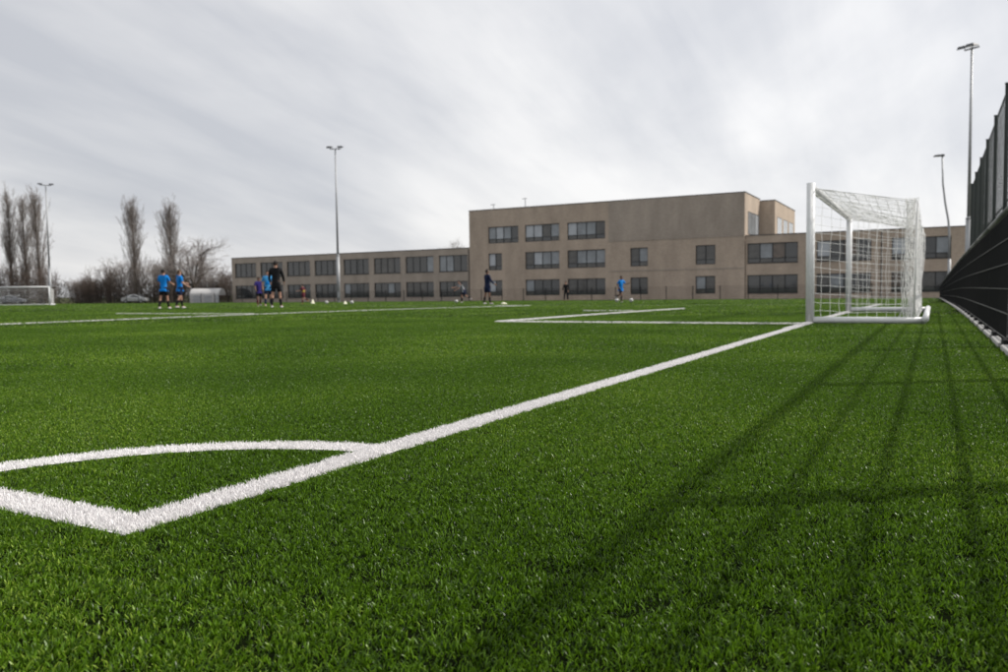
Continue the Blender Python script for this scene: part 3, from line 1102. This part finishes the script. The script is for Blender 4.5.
def side(rnd, d, ang):
    a = d.orthogonal().normalized()
    a.rotate(Quaternion(d, rnd.uniform(0, 6.283)))
    return (d * math.cos(ang) + a * math.sin(ang)).normalized()


def poplar(label, x, y, top_z, width, seed, group='bare poplars at the left', lean=0.0):
    rnd = random.Random(seed)
    z0 = gz(min(y, 90)) - 0.1
    H = top_z - z0
    t = thing('poplar_tree', label, 'tree', (x, y, z0), 0, group)
    tr, limbs, tw = [], [], []
    p = Vector((0, 0, -0.3))
    trunk = grow(rnd, p, Vector((lean, 0, 1)), H * 0.94, 0.30, tr, 12, 0.018, 0.0, 0.10)
    H *= 1.05
    for i in range(105):
        u = rnd.uniform(0.07, 0.90)
        k = u * 12
        j = int(min(k, 11))
        b = trunk[j].lerp(trunk[j + 1], k - j)
        env = (min(1, (u + 0.06) / 0.32) ** 0.8) * (1 - max(0, u - 0.45) / 0.60) ** 0.75
        reach = width * 0.5 * env * rnd.uniform(0.65, 1.15)
        ang = rnd.uniform(0.16, 0.36)
        L = min(max(1.0, reach / math.sin(ang) * 0.95), H * rnd.uniform(0.80, 0.99) - b.z) * rnd.uniform(0.8, 1.0)
        if L < 0.6:
            continue
        pts = grow(rnd, b, side(rnd, Vector((0, 0, 1)), ang), L, 0.016 + 0.038 * (1 - u), limbs, 5, 0.07, 0.05, 0.3)
        for q in range(int(5 + L * 2.6)):
            kk = rnd.uniform(0.6, 4.99)
            jj = int(kk)
            bb = pts[jj].lerp(pts[jj + 1], kk - jj)
            dd = (pts[jj + 1] - pts[jj]).normalized()
            sp = grow(rnd, bb, side(rnd, dd, rnd.uniform(0.25, 0.65)), rnd.uniform(0.5, 1.3), 0.014, tw, 2, 0.12, 0.12, 0.5)
            for _ in range(2):
                grow(rnd, sp[1], side(rnd, (sp[2] - sp[1]).normalized(), rnd.uniform(0.2, 0.6)), rnd.uniform(0.3, 0.7), 0.010, tw, 1, 0.1, 0.1, 0.6)
    link('trunk', sticks_mesh('trunk', tr, M_BARK, 8), t)
    link('limbs', sticks_mesh('limbs', limbs, M_LIMB, 4), t)
    link('crown', sticks_mesh('crown', tw, M_TWIG, 3), t)
    return t


poplar('leftmost bare poplar, its crown cut by the left edge of the picture', -153.2, 87.3, 22.4, 4.2, 11)
poplar('second bare poplar from the left, slender, in the close row of three', -150.3, 88.5, 21.9, 3.8, 12)
poplar('third bare poplar from the left, just beside the far floodlight mast', -146.6, 88.8, 22.4, 5.0, 13)
poplar('bare poplar standing alone above the brown thicket left of the blue players', -123.45, 91.8, 18.2, 5.2, 14)
poplar('bare poplar rising directly behind the two players in blue', -116.1, 93.4, 17.5, 4.8, 15)


def round_tree(label, x, y, H, width, seed, group=None, dens=1.0, twig=None, name='bare_tree', fork=0.28, stems=6):
    rnd = random.Random(seed)
    z0 = gz(min(y, 90)) - 0.1
    t = thing(name, label, 'tree', (x, y, z0), 0, group)
    tr, tw = [], []
    trunk = grow(rnd, Vector((0, 0, -0.2)), Vector((0.03, 0, 1)), H * fork, 0.25 * H / 11, tr, 3, 0.05, 0, 0.75)
    lim = []

    def branch(p, d, L, r, lev):
        out = tr if lev < 2 else tw
        pts = grow(rnd, p, d, L, r, out, 3, 0.20, 0.06 if lev < 2 else -0.01, 0.55)
        if lev >= 4:
            return
        n = [4, 4, 5, 4][lev]
        n = max(2, int(round(n * (dens if lev > 1 else 1))))
        for k in range(n):
            u = rnd.uniform(0.8, 2.99)
            j = int(u)
            b = pts[j].lerp(pts[j + 1], u - j)
            # stay inside a broad dome
            dd = side(rnd, (pts[j + 1] - pts[j]).normalized(), rnd.uniform(0.35, 0.95))
            branch(b, dd, L * rnd.uniform(0.55, 0.78), max(r * 0.55, 0.013), lev + 1)
    for k in range(stems):
        a = 6.283 * k / stems + rnd.uniform(-0.3, 0.3)
        tilt = rnd.uniform(0.25, 0.85)
        d = Vector((math.cos(a) * math.sin(tilt) * width / H * 1.3, math.sin(a) * math.sin(tilt) * width / H * 1.3, math.cos(tilt))).normalized()
        branch(trunk[-1], d, H * 0.33, 0.13 * H / 11, 0)
    link('trunk', sticks_mesh('trunk', tr, M_BARK, 5), t)
    link('crown', sticks_mesh('crown', tw, twig or M_TWIG, 3), t)
    return t


round_tree('broad bare tree with a domed crown left of the school', -106.3, 90.0, 12.8, 10.0, 21, dens=1.1, stems=7, fork=0.22)
round_tree('small bare tree close against the left end of the school', -101.5, 96.0, 6.6, 6.0, 22, dens=1.3, twig=M_TWIG_RED)
round_tree('dense tree top showing over the low left wing beside the tall block', -70.2, 114.7, 10.2, 5.2, 23, dens=1.5)
round_tree('faint tree top showing over the left end of the school roof', -103.5, 128.0, 9.9, 6.0, 24, dens=1.2)


def thicket(label, x, y, H, width, seed, twig, dens=1.0):
    """many-stemmed bare shrub"""
    rnd = random.Random(seed)
    z0 = gz(min(y, 90)) - 0.1
    t = thing('bare_shrub', label, 'shrub', (x, y, z0), 0, 'bare shrubs under the poplars')
    tr, tw = [], []
    for i in range(int(33 * dens)):
        b = Vector((rnd.uniform(-.34, .34) * width, rnd.uniform(-.3, .3) * width * 0.7, -0.1))
        d = Vector((b.x / width * 1.1 + rnd.uniform(-.25, .25), rnd.uniform(-.3, .3), 1)).normalized()
        e = 1 - (abs(b.x) / width * 1.6) ** 2 * 0.6
        pts = grow(rnd, b, d, H * e * rnd.uniform(0.6, 0.95), 0.055, tr, 5, 0.10, 0.02, 0.3)
        for q in range(22):
            k = rnd.uniform(0.3, 4.99)
            j = int(k)
            bb = pts[j].lerp(pts[j + 1], k - j)
            sp = grow(rnd, bb, side(rnd, (pts[j + 1] - pts[j]).normalized(), rnd.uniform(0.4, 1.1)), rnd.uniform(0.6, 1.5), 0.020, tw, 2, 0.2, 0.03, 0.5)
            for _ in range(4):
                m_ = rnd.choice(sp[1:])
                grow(rnd, m_, side(rnd, d, rnd.uniform(0.3, 1.3)), rnd.uniform(0.3, 0.8), 0.013, tw, 1, 0.1, 0.02, 0.6)
    link('stems', sticks_mesh('stems', tr, M_BARK, 4), t)
    link('crown', sticks_mesh('crown', tw, twig, 3), t)


TH_SPOTS = [(-156.5, 84, 8.2, 8, 'dark bare shrub at the left edge behind the far goal', 1.3),
            (-150.5, 87, 8.0, 8, 'dark bare shrub at the feet of the three poplars', 1.3),
            (-144.5, 88, 6.4, 7, 'bare shrub just right of the far floodlight mast', 1.2),
            (-140.6, 93, 4.4, 6, 'low bare shrub in the dip of the tree line', 1.0),
            (-136.2, 92, 4.9, 6, 'low brown shrub right of the dip in the tree line', 1.1),
            (-131.8, 92.5, 6.9, 7, 'tall grey brown shrub left of the lone poplar', 1.3),
            (-127.6, 93.5, 8.4, 7, 'taller brown shrub against the left side of the lone poplar', 1.4),
            (-122.3, 94.5, 8.0, 7, 'brown shrub around the trunk of the lone poplar', 1.4),
            (-118.2, 95.5, 6.4, 7, 'brown shrub between the two lone poplars', 1.3),
            (-113.4, 96.5, 6.4, 7, 'brown shrub right of the poplar behind the blue players', 1.3),
            (-108.6, 98.0, 5.4, 7, 'low brown shrub behind the domed bare tree', 1.3)]
for i, (x, y, h_, w_, lab, dn) in enumerate(TH_SPOTS):
    thicket(lab, x, y, h_ * 1.12, w_, 50 + i, M_TWIG_RED if i % 3 else M_TWIG, dn)


# clipped evergreen hedge behind the shrubs, seen as a dark band
def hedge(label, pts, h, seed):
    r2 = np.random.default_rng(seed)
    o = None
    vs, fs = [], []
    for (x0, y0), (x1, y1) in zip(pts[:-1], pts[1:]):
        L = math.hypot(x1 - x0, y1 - y0)
        n = int(L * 330)
        for _ in range(n):
            t = r2.uniform()
            hh = h * (0.88 + 0.16 * math.sin(t * L * 1.3 + seed) * math.sin(t * L * 0.47))
            c = np.array([x0 + (x1 - x0) * t, y0 + (y1 - y0) * t + r2.normal(0, 0.45), r2.uniform(0.0, hh)])
            a = r2.normal(0, 1, 3); a /= np.linalg.norm(a)
            b = np.cross(a, r2.normal(0, 1, 3)); b /= np.linalg.norm(b)
            s = r2.uniform(0.06, 0.15)
            i = len(vs)
            vs += [tuple(c - a * s), tuple(c + b * s * 0.6), tuple(c + a * s), tuple(c - b * s * 0.6)]
            fs.append((i, i + 1, i + 2, i + 3))
    me = bpy.data.meshes.new('foliage')
    me.from_pydata(vs, [], fs)
    me.materials.append(M_HEDGE)
    t = thing('hedge', label, 'hedge', (0, 0, gz(90)))
    link('foliage', me, t)


hedge('dark evergreen hedge forming a low band behind the bare shrubs', [(-168, 84), (-147, 92), (-124, 99), (-99, 104)], 4.2, 5)

# low white arched tent left of the school
tent = thing('arched_tent', 'low white arched tent standing behind the fence left of the school', 'tent', (-99.6, 87.0, gz(87.0)), R(28))
M_TARP = mat('white_tarpaulin', (0.52, 0.51, 0.50), rough=0.55, spec=0.35, var=0.18, scale=0.9)
M_TARP2 = mat('grey_tarpaulin', (0.42, 0.43, 0.44), rough=0.6, spec=0.3, var=0.2, scale=1.5)
mb = MB()
W2, Ht, Lt = 1.5, 2.25, 4.6
prof = [(-W2, 1.15)] + [(-W2 * math.cos(math.pi * k / 12), 1.15 + (Ht - 1.15) * math.sin(math.pi * k / 12)) for k in range(1, 12)] + [(W2, 1.15)]
for (a, za), (b, zb_) in zip(prof[:-1], prof[1:]):
    mb.quad((-Lt / 2, a, za), (Lt / 2, a, za), (Lt / 2, b, zb_), (-Lt / 2, b, zb_))
for sx in (-1, 1):
    i = len(mb.v)
    mb.v += [(sx * Lt / 2, a, z) for a, z in prof]
    mb.f.append(tuple(range(i, i + len(prof))))
mb.build('roof', M_TARP, tent, True)
for k in range(8):
    x = -Lt / 2 + 0.02 + k * (Lt - 0.04) / 8
    MB().box(x + 0.03, x + (Lt - 0.04) / 8 - 0.03, -W2 - 0.01, -W2 + 0.02, 0.0, 1.15).build('side_panel', M_TARP2 if k % 3 else M_TARP, tent)
for k in range(9):
    x = -Lt / 2 + 0.02 + k * (Lt - 0.04) / 8
    MB().tube((x, -W2 - 0.03, 0), (x, -W2 - 0.03, 1.2), 0.03, n=6).build('upright', M_POLE, tent)


# parked cars glimpsed behind the far goal
def car(label, x, y, rz, paint):
    c = thing('parked_car', label, 'car', (x, y, gz(min(y, 90))), rz, 'cars parked behind the far fence')
    prof = [(-2.1, .35), (-2.12, .75), (-1.95, .95), (-1.35, 1.02), (-1.0, 1.40), (-0.1, 1.50), (0.75, 1.42), (1.35, 1.0), (2.0, .85), (2.15, .6), (2.12, .33)]
    mb = MB()
    n = len(prof)
    for s in (-1, 1):
        mb.v += [(px, s * (0.86 if pz < 1.05 else 0.70), pz) for px, pz in prof]
    for i in range(n):
        j = (i + 1) % n
        mb.f.append((i, j, n + j, n + i))
    mb.f += [tuple(reversed(range(n))), tuple(range(n, 2 * n))]
    mb.build('body', paint, c, bevel=0.05)
    for s in (-1, 1):
        mb = MB()
        q = [(-1.22, s * 0.835, 1.07), (1.18, s * 0.835, 1.05), (0.68, s * 0.73, 1.37), (-0.92, s * 0.73, 1.36)]
        mb.quad(*(q if s > 0 else q[::-1])).build('side_window', M_GLASS[0], c)
    MB().quad((1.36, -.66, 1.03), (1.36, .66, 1.03), (0.80, .58, 1.41), (0.80, -.58, 1.41)).build('windscreen', M_GLASS[0], c)
    for wx in (-1.3, 1.32):
        for s in (-1, 1):
            w = MB().tube((wx, s * 0.68, 0.31), (wx, s * 0.90, 0.31), 0.31, n=18).build('wheel', M_RUBBER, c)
            MB().tube((wx, s * 0.901, 0.31), (wx, s * 0.912, 0.31), 0.19, n=14).build('rim', M_POLE, w)
    return c


P_SILVER = mat('silver_car_paint', (0.42, 0.43, 0.44), rough=0.3, spec=0.5, metal=0.3, var=0.05, coat=0.6)
P_GREY = mat('grey_car_paint', (0.13, 0.14, 0.16), rough=0.3, spec=0.5, metal=0.2, var=0.1, coat=0.6)
car('pale car parked just right of the lone poplar trunk', -120.5, 89.5, R(30), P_SILVER)
car('dark grey car parked behind the net of the far goal', -136.5, 77.5, R(40), P_GREY)

# ------------------------------------------------------------------ people
SKIN = mat('skin', (0.42, 0.24, 0.17), rough=0.55, spec=0.35, var=0.12, scale=8)
SKIN_D = mat('brown_skin', (0.16, 0.085, 0.055), rough=0.55, spec=0.35, var=0.12, scale=8)
HAIR_D = mat('dark_hair', (0.018, 0.013, 0.010), rough=0.7, spec=0.3, var=0.3, scale=30)
HAIR_L = mat('light_brown_hair', (0.12, 0.075, 0.04), rough=0.7, spec=0.3, var=0.3, scale=30)
EYE = mat('eye', (0.02, 0.015, 0.012), rough=0.2, spec=0.5)
CL = {k: mat(k + '_cloth', c, rough=0.85, spec=0.2, var=0.22, scale=7, bump=0.25, bscale=18) for k, c in dict(
    blue=(0.006, 0.22, 0.66), light_blue=(0.06, 0.30, 0.62), navy=(0.012, 0.020, 0.055), black=(0.012, 0.012, 0.014), purple=(0.035, 0.025, 0.16),
    yellow=(0.45, 0.36, 0.06), maroon=(0.10, 0.02, 0.03), white=(0.66, 0.66, 0.66), pink=(0.55, 0.12, 0.16), grey=(0.30, 0.32, 0.34)).items()}


def skin_obj(name, joints, edges, m, parent, root=0, sub=1):
    """a continuous surface grown round a skeleton: joints = [(pos, radius)]"""
    me = bpy.data.meshes.new(name)
    me.from_pydata([tuple(j[0]) for j in joints], edges, [])
    me.materials.append(m)
    o = link(name, me, parent)
    o.modifiers.new('skin', 'SKIN').use_smooth_shade = True
    for i, j in enumerate(joints):
        r = j[1]
        me.skin_vertices[0].data[i].radius = r if isinstance(r, tuple) else (r, r)
        me.skin_vertices[0].data[i].use_root = (i == root)
    if sub:
        s = o.modifiers.new('subdivision', 'SUBSURF')
        s.levels = s.render_levels = sub
    return o


def person(label, loc, H, face, shirt, shorts, socks, shoes, skin=SKIN, hair=HAIR_D, stride=0.25, knee=0.15, arms=(0.1, -0.1), elbow=0.3,
           lean=0.0, long_pants=False, long_sleeves=False, spread=0.09, twist=0.0, jacket=False, long_hair=False, group='players and staff on the pitch', bib=None):
    """local +Y is forward; built at 1.75 m and scaled"""
    p = thing('person', label, 'person', loc, face, group)
    k = H / 1.75
    p.scale = (k, k, k)
    V = Vector
    hipz = 0.93 - 0.5 * abs(stride) * abs(stride) * 0.9
    pel = V((0, 0, hipz))
    upd = V((0, math.sin(lean), math.cos(lean)))
    sp = pel + upd * 0.16
    ch = pel + upd * 0.36
    nk = pel + upd * 0.555
    hd = nk + V((0, math.sin(lean * 0.5) * 0.09 + 0.012, 0.085))
    ht = nk + V((0, math.sin(lean * 0.5) * 0.18 + 0.005, 0.195))
    J, E = [], []

    def add(pos, r, par=None):
        J.append((pos, r))
        if par is not None:
            E.append((par, len(J) - 1))
        return len(J) - 1
    ip = add(pel, (0.15, 0.105)); isp = add(sp, (0.128, 0.09), ip); ich = add(ch, (0.155, 0.105), isp)
    ink = add(nk, 0.056, ich); ihd = add(hd, (0.078, 0.092), ink); iht = add(ht, (0.062, 0.072), ihd)
    legs, arm_pts = [], []
    for s in (-1, 1):
        th = stride * s + 0.02
        kb = knee if th > 0 else knee + abs(stride) * 0.9
        hip = pel + V((s * 0.092, 0, -0.05))
        kn = hip + V((s * spread * 0.35, math.sin(th) * 0.43, -math.cos(th) * 0.43))
        sh = th - kb
        an = kn + V((s * spread * 0.25, math.sin(sh) * 0.42, -math.cos(sh) * 0.42))
        toe = an + V((s * 0.03, 0.155, -0.045))
        heel = an + V((0, -0.035, -0.045))
        a = add(hip, 0.088, ip); b = add(kn, 0.056, a); c0 = add(kn.lerp(an, 0.35) + V((0, -0.012, 0)), 0.056, b); c = add(an, 0.038, c0); d = add(toe, (0.036, 0.026), c)
        legs.append((hip, kn, an, toe, heel))
    for s in (-1, 1):
        aa = arms[0 if s < 0 else 1]
        shd = ch + upd * 0.115 + V((s * 0.185, 0, 0))
        al = aa + lean * 0.3
        el = shd + V((s * 0.075, math.sin(al) * 0.285, -math.cos(al) * 0.285))
        af = al + elbow
        wr = el + V((s * 0.0 - s * 0.01, math.sin(af) * 0.245, -math.cos(af) * 0.245))
        hdv = V((-s * 0.05, math.sin(af + 0.15), -math.cos(af + 0.15))).normalized()
        pm = wr + hdv * 0.085
        a = add(shd, 0.062, ich); b = add(el, 0.043, a); c = add(wr, 0.028, b); d = add(pm, (0.020, 0.040), c)
        fwd = V((0, math.cos(af), math.sin(af)))
        for q, (off, ln) in enumerate(((-0.028, 0.062), (-0.010, 0.078), (0.010, 0.074), (0.027, 0.058))):
            b0 = pm + hdv * 0.012 + fwd * off
            e1 = add(b0 + hdv * ln * 0.5, 0.0095, d)
            add(b0 + hdv * ln * 0.9 + V((-s * 0.022, 0, 0)), 0.0075, e1)
        t1 = add(wr + hdv * 0.045 + fwd * 0.045, 0.011, c)
        add(wr + hdv * 0.085 + fwd * 0.058, 0.009, t1)
        arm_pts.append((shd, el, wr))
    body = skin_obj('body', J, E, skin, p)
    # face and hair
    f = MB()
    fc = hd + V((0, 0, 0.045))
    f.v += [tuple(fc + V(q)) for q in ((-.014, .088, -.028), (.014, .088, -.028), (0, .120, -.026), (0, .092, .018))]
    f.f += [(0, 1, 2), (0, 2, 3), (1, 3, 2)]
    f.build('nose', skin, p)
    for s in (-1, 1):
        e = MB().tube(fc + V((s * .033, .083, .012)), fc + V((s * .033, .096, .012)), 0.011, 0.007, n=8).build('eye', EYE, p)
        MB().tube(fc + V((s * .076, -.004, -.03)), fc + V((s * .084, -.012, .022)), 0.012, 0.016, n=6).build('ear', skin, p)
    MB().tube(fc + V((-.022, .088, -.052)), fc + V((.022, .088, -.052)), 0.006, n=6).build('mouth', CL['pink'], p)
    bm = bmesh.new()
    bmesh.ops.create_uvsphere(bm, u_segments=14, v_segments=9, radius=1)
    for v in list(bm.verts):
        if v.co.y > 0.35 and v.co.z < 0.35 or v.co.z < (-0.75 if not long_hair else -1.1):
            pass
    bmesh.ops.delete(bm, geom=[v for v in bm.verts if (v.co.z < 0.28 and v.co.y > 0.15) or v.co.z < -0.62], context='VERTS')
    for v in bm.verts:
        n_ = 1 + random.uniform(-0.035, 0.05)
        zz = v.co.z * (1.0 if v.co.z > 0 else (2.2 if long_hair else 1.05))
        v.co = V((v.co.x * 0.090 * n_, v.co.y * 0.105 * n_ - 0.004, zz * 0.112 * n_)) + hd + V((0, 0, 0.062))
    me = bpy.data.meshes.new('hair'); bm.to_mesh(me); bm.free(); me.materials.append(hair)
    me.polygons.foreach_set('use_smooth', [True] * len(me.polygons))
    link('hair', me, p)
    # clothes follow the same skeleton, a little wider
    g = 1.16
    Js = [(pel + V((0, 0, -0.03)), (0.172, 0.128)), (sp, (0.158, 0.115)), (ch, (0.180, 0.125)), (nk - upd * 0.03, (0.105, 0.085)), (pel + V((0, 0, -0.13)), (0.176, 0.136))]
    Es = [(0, 1), (1, 2), (2, 3), (0, 4)]
    if jacket:
        Js[4] = (pel + V((0, 0, -0.24)), (0.190, 0.150))
    for (shd, el, wr) in arm_pts:
        i = len(Js)
        end = wr.lerp(el, 0.06) if long_sleeves else shd.lerp(el, 0.86)
        Js += [(shd, 0.078), (shd.lerp(el, 0.5), 0.066)]
        Es += [(2, i), (i, i + 1)]
        if long_sleeves:
            Js += [(el, 0.056), (end, 0.042)]
            Es += [(i + 1, i + 2), (i + 2, i + 3)]
        else:
            Js += [(end, 0.064)]
            Es += [(i + 1, i + 2)]
    skin_obj('shirt', Js, Es, shirt, p)
    if bib:
        Jb = [(pel + V((0, 0, 0.05)), (0.180, 0.136)), (sp, (0.170, 0.126)), (ch + upd * 0.02, (0.176, 0.137))]
        skin_obj('bib', Jb, [(0, 1), (1, 2)], bib, p)
    Js, Es = [(pel + V((0, 0, 0.09)), (0.158, 0.116)), (pel + V((0, 0, -0.05)), (0.150, 0.118))], [(0, 1)]
    for (hip, kn, an, toe, heel) in legs:
        i = len(Js)
        if long_pants:
            Js += [(hip + V((0, 0, -0.06)), 0.104), (kn, 0.078), (an + V((0, 0, 0.02)), 0.062)]
            Es += [(1, i), (i, i + 1), (i + 1, i + 2)]
        else:
            Js += [(hip + V((0, 0, -0.06)), 0.110), (hip.lerp(kn, 0.55), 0.104), (hip.lerp(kn, 0.80), 0.102)]
            Es += [(1, i), (i, i + 1), (i + 1, i + 2)]
    skin_obj('trousers' if long_pants else 'shorts', Js, Es, shorts, p)
    for (hip, kn, an, toe, heel) in legs:
        if not long_pants:
            skin_obj('sock', [(kn.lerp(an, 0.18), 0.060), (kn.lerp(an, 0.42) + V((0, -0.010, 0)), 0.062), (an, 0.044)], [(0, 1), (1, 2)], socks, p)
        skin_obj('shoe', [(heel, (0.042, 0.040)), (an + V((0, 0.05, -0.040)), (0.046, 0.042)), (toe, (0.044, 0.030))], [(0, 1), (1, 2)], shoes, p)
    # drop the lower shoe to the turf
    low = min(min(l[3].z - 0.030, l[4].z - 0.040) for l in legs)
    p.location.z = loc[2] - low * k + 0.012
    return p


def at(x, y, dz=0.012):
    return (x, y, gz(y) + dz)


def look(dx, dy):
    return math.atan2(-dx, dy)


person('player in bright blue shirt and dark shorts, left one of the two standing together', at(-25.6, 20.35), 1.56, look(-0.35, 0.95), CL['blue'], CL['black'], CL['black'], CL['white'], hair=HAIR_D, stride=0.14, knee=0.05, arms=(0.15, 0.35), elbow=0.9)
person('player in blue shirt, right one of the two standing together, one leg back', at(-26.0, 21.45), 1.58, look(0.3, 0.9), CL['blue'], CL['navy'], CL['black'], CL['white'], hair=HAIR_L, stride=-0.20, knee=0.08, arms=(0.5, 0.1), elbow=0.9)
person('tall coach in black jacket and black shorts among the players', at(-21.55, 22.4), 1.84, look(-0.5, 0.85), CL['black'], CL['black'], CL['black'], CL['white'], stride=0.10, knee=0.05, arms=(0.1, 0.25), elbow=0.35, long_sleeves=True, jacket=True)
person('player in light blue shirt and pale bib half hidden by the coach', at(-26.7, 27.1), 1.70, look(0.7, -0.6), CL['light_blue'], CL['navy'], CL['navy'], CL['white'], stride=0.16, knee=0.1, arms=(0.2, -0.15), elbow=0.5, bib=CL['blue'])
person('small player in dark purple top left of the coach', at(-27.4, 27.2), 1.42, look(0.8, -0.4), CL['purple'], CL['black'], CL['maroon'], CL['white'], stride=0.22, knee=0.1, arms=(-0.2, 0.3), elbow=0.4, skin=SKIN_D)
person('child in yellow bib and maroon shorts running right of the coach', at(-35.6, 39.2), 1.36, look(-0.9, -0.2), CL['maroon'], CL['maroon'], CL['maroon'], CL['yellow'], stride=0.42, knee=0.45, arms=(0.5, -0.5), elbow=0.9, lean=0.12, bib=CL['yellow'])
person('player in grey top bending over the ball before the low left wing', at(-26.5, 44.9), 1.62, look(-0.7, -0.55), CL['grey'], CL['navy'], CL['black'], CL['white'], stride=0.36, knee=0.5, arms=(0.3, 0.7), elbow=0.5, lean=0.62)
person('coach in blue shouldered navy jacket standing left of the small block windows', at(-17.9, 33.0), 1.70, look(0.5, 0.8), CL['navy'], CL['navy'], CL['black'], CL['white'], skin=SKIN_D, stride=0.10, knee=0.05, arms=(0.15, 0.3), elbow=0.6, long_sleeves=True, bib=CL['navy'])
person('dark dressed figure between the two wide ground floor windows', at(-25.9, 60.5), 1.62, look(0.2, -0.9), CL['black'], CL['black'], CL['black'], CL['black'], stride=0.05, knee=0.03, arms=(0.05, 0.08), elbow=0.3, long_sleeves=True, long_pants=True, jacket=True)
person('runner in blue shirt with one knee raised near the square windows', at(-14.15, 41.75), 1.52, look(0.9, -0.35), CL['blue'], CL['navy'], CL['black'], CL['white'], skin=SKIN_D, stride=0.44, knee=0.5, arms=(0.6, -0.5), elbow=1.1, lean=0.10)

# ------------------------------------------------------------------ balls and marker cones
M_BALL = mat('ball_leather', (0.74, 0.75, 0.70), rough=0.4, spec=0.45, var=0.06)
M_BALLP = mat('ball_panel', (0.05, 0.05, 0.06), rough=0.4, spec=0.45, var=0.1)
bm = bmesh.new()
bmesh.ops.create_icosphere(bm, subdivisions=3, radius=0.112)
ball_me = bpy.data.meshes.new('football'); 
ico = bmesh.new(); bmesh.ops.create_icosphere(ico, subdivisions=1, radius=1)
dirs = [v.co.normalized() for v in ico.verts]; ico.free()
for f_ in bm.faces:
    c = f_.calc_center_median().normalized()
    f_.material_index = 1 if max(c.dot(d) for d in dirs) > 0.955 else 0
    f_.smooth = True
bm.to_mesh(ball_me); bm.free()
ball_me.materials.append(M_BALL); ball_me.materials.append(M_BALLP)
for x, y, lab in ((-26.3, 43.6, 'white football at the feet of the bending player'), (-31.5, 39.2, 'white football lying right of the near floodlight mast'),
                  (-34.4, 40.1, 'white football lying left of the near floodlight mast'), (-13.4, 41.4, 'white football just right of the running player'),
                  (-14.85, 43.0, 'white football just left of the running player')):
    o = link('football', ball_me)
    o.location = (x, y, gz(y) + 0.145)
    o.rotation_euler = (random.uniform(0, 3), random.uniform(0, 3), 0)
    tag(o, lab, 'ball', 'footballs on the pitch')

M_CONE = mat('pale_yellow_cone', (0.70, 0.69, 0.52), rough=0.5, spec=0.4, var=0.08)


def cone(x, y, lab, h=0.2, r=0.12):
    mb = MB()
    n = 16
    prof_ = [(r * 1.25, 0.0), (r * 1.25, 0.025), (r, 0.03), (r * 0.22, h), (r * 0.10, h)]
    for rr, z in prof_:
        mb.v += [(rr * math.cos(6.2832 * k / n), rr * math.sin(6.2832 * k / n), z) for k in range(n)]
    for i in range(len(prof_) - 1):
        for k in range(n):
            k2 = (k + 1) % n
            mb.f.append((i * n + k, i * n + k2, (i + 1) * n + k2, (i + 1) * n + k))
    o = mb.build('marker_cone', M_CONE, smooth=True)
    o.location = (x, y, gz(y) + 0.025)
    tag(o, lab, 'cone', 'training cones on the pitch')


cone(-40.3, 45.3, 'pale marker cone beside the running child in the yellow bib', 0.34, 0.14)
cone(-32.3, 39.5, 'small pale marker cone just right of the floodlight mast foot')
cone(-17.3, 33.6, 'pale marker cone at the feet of the coach in navy jacket', 0.1, 0.14)
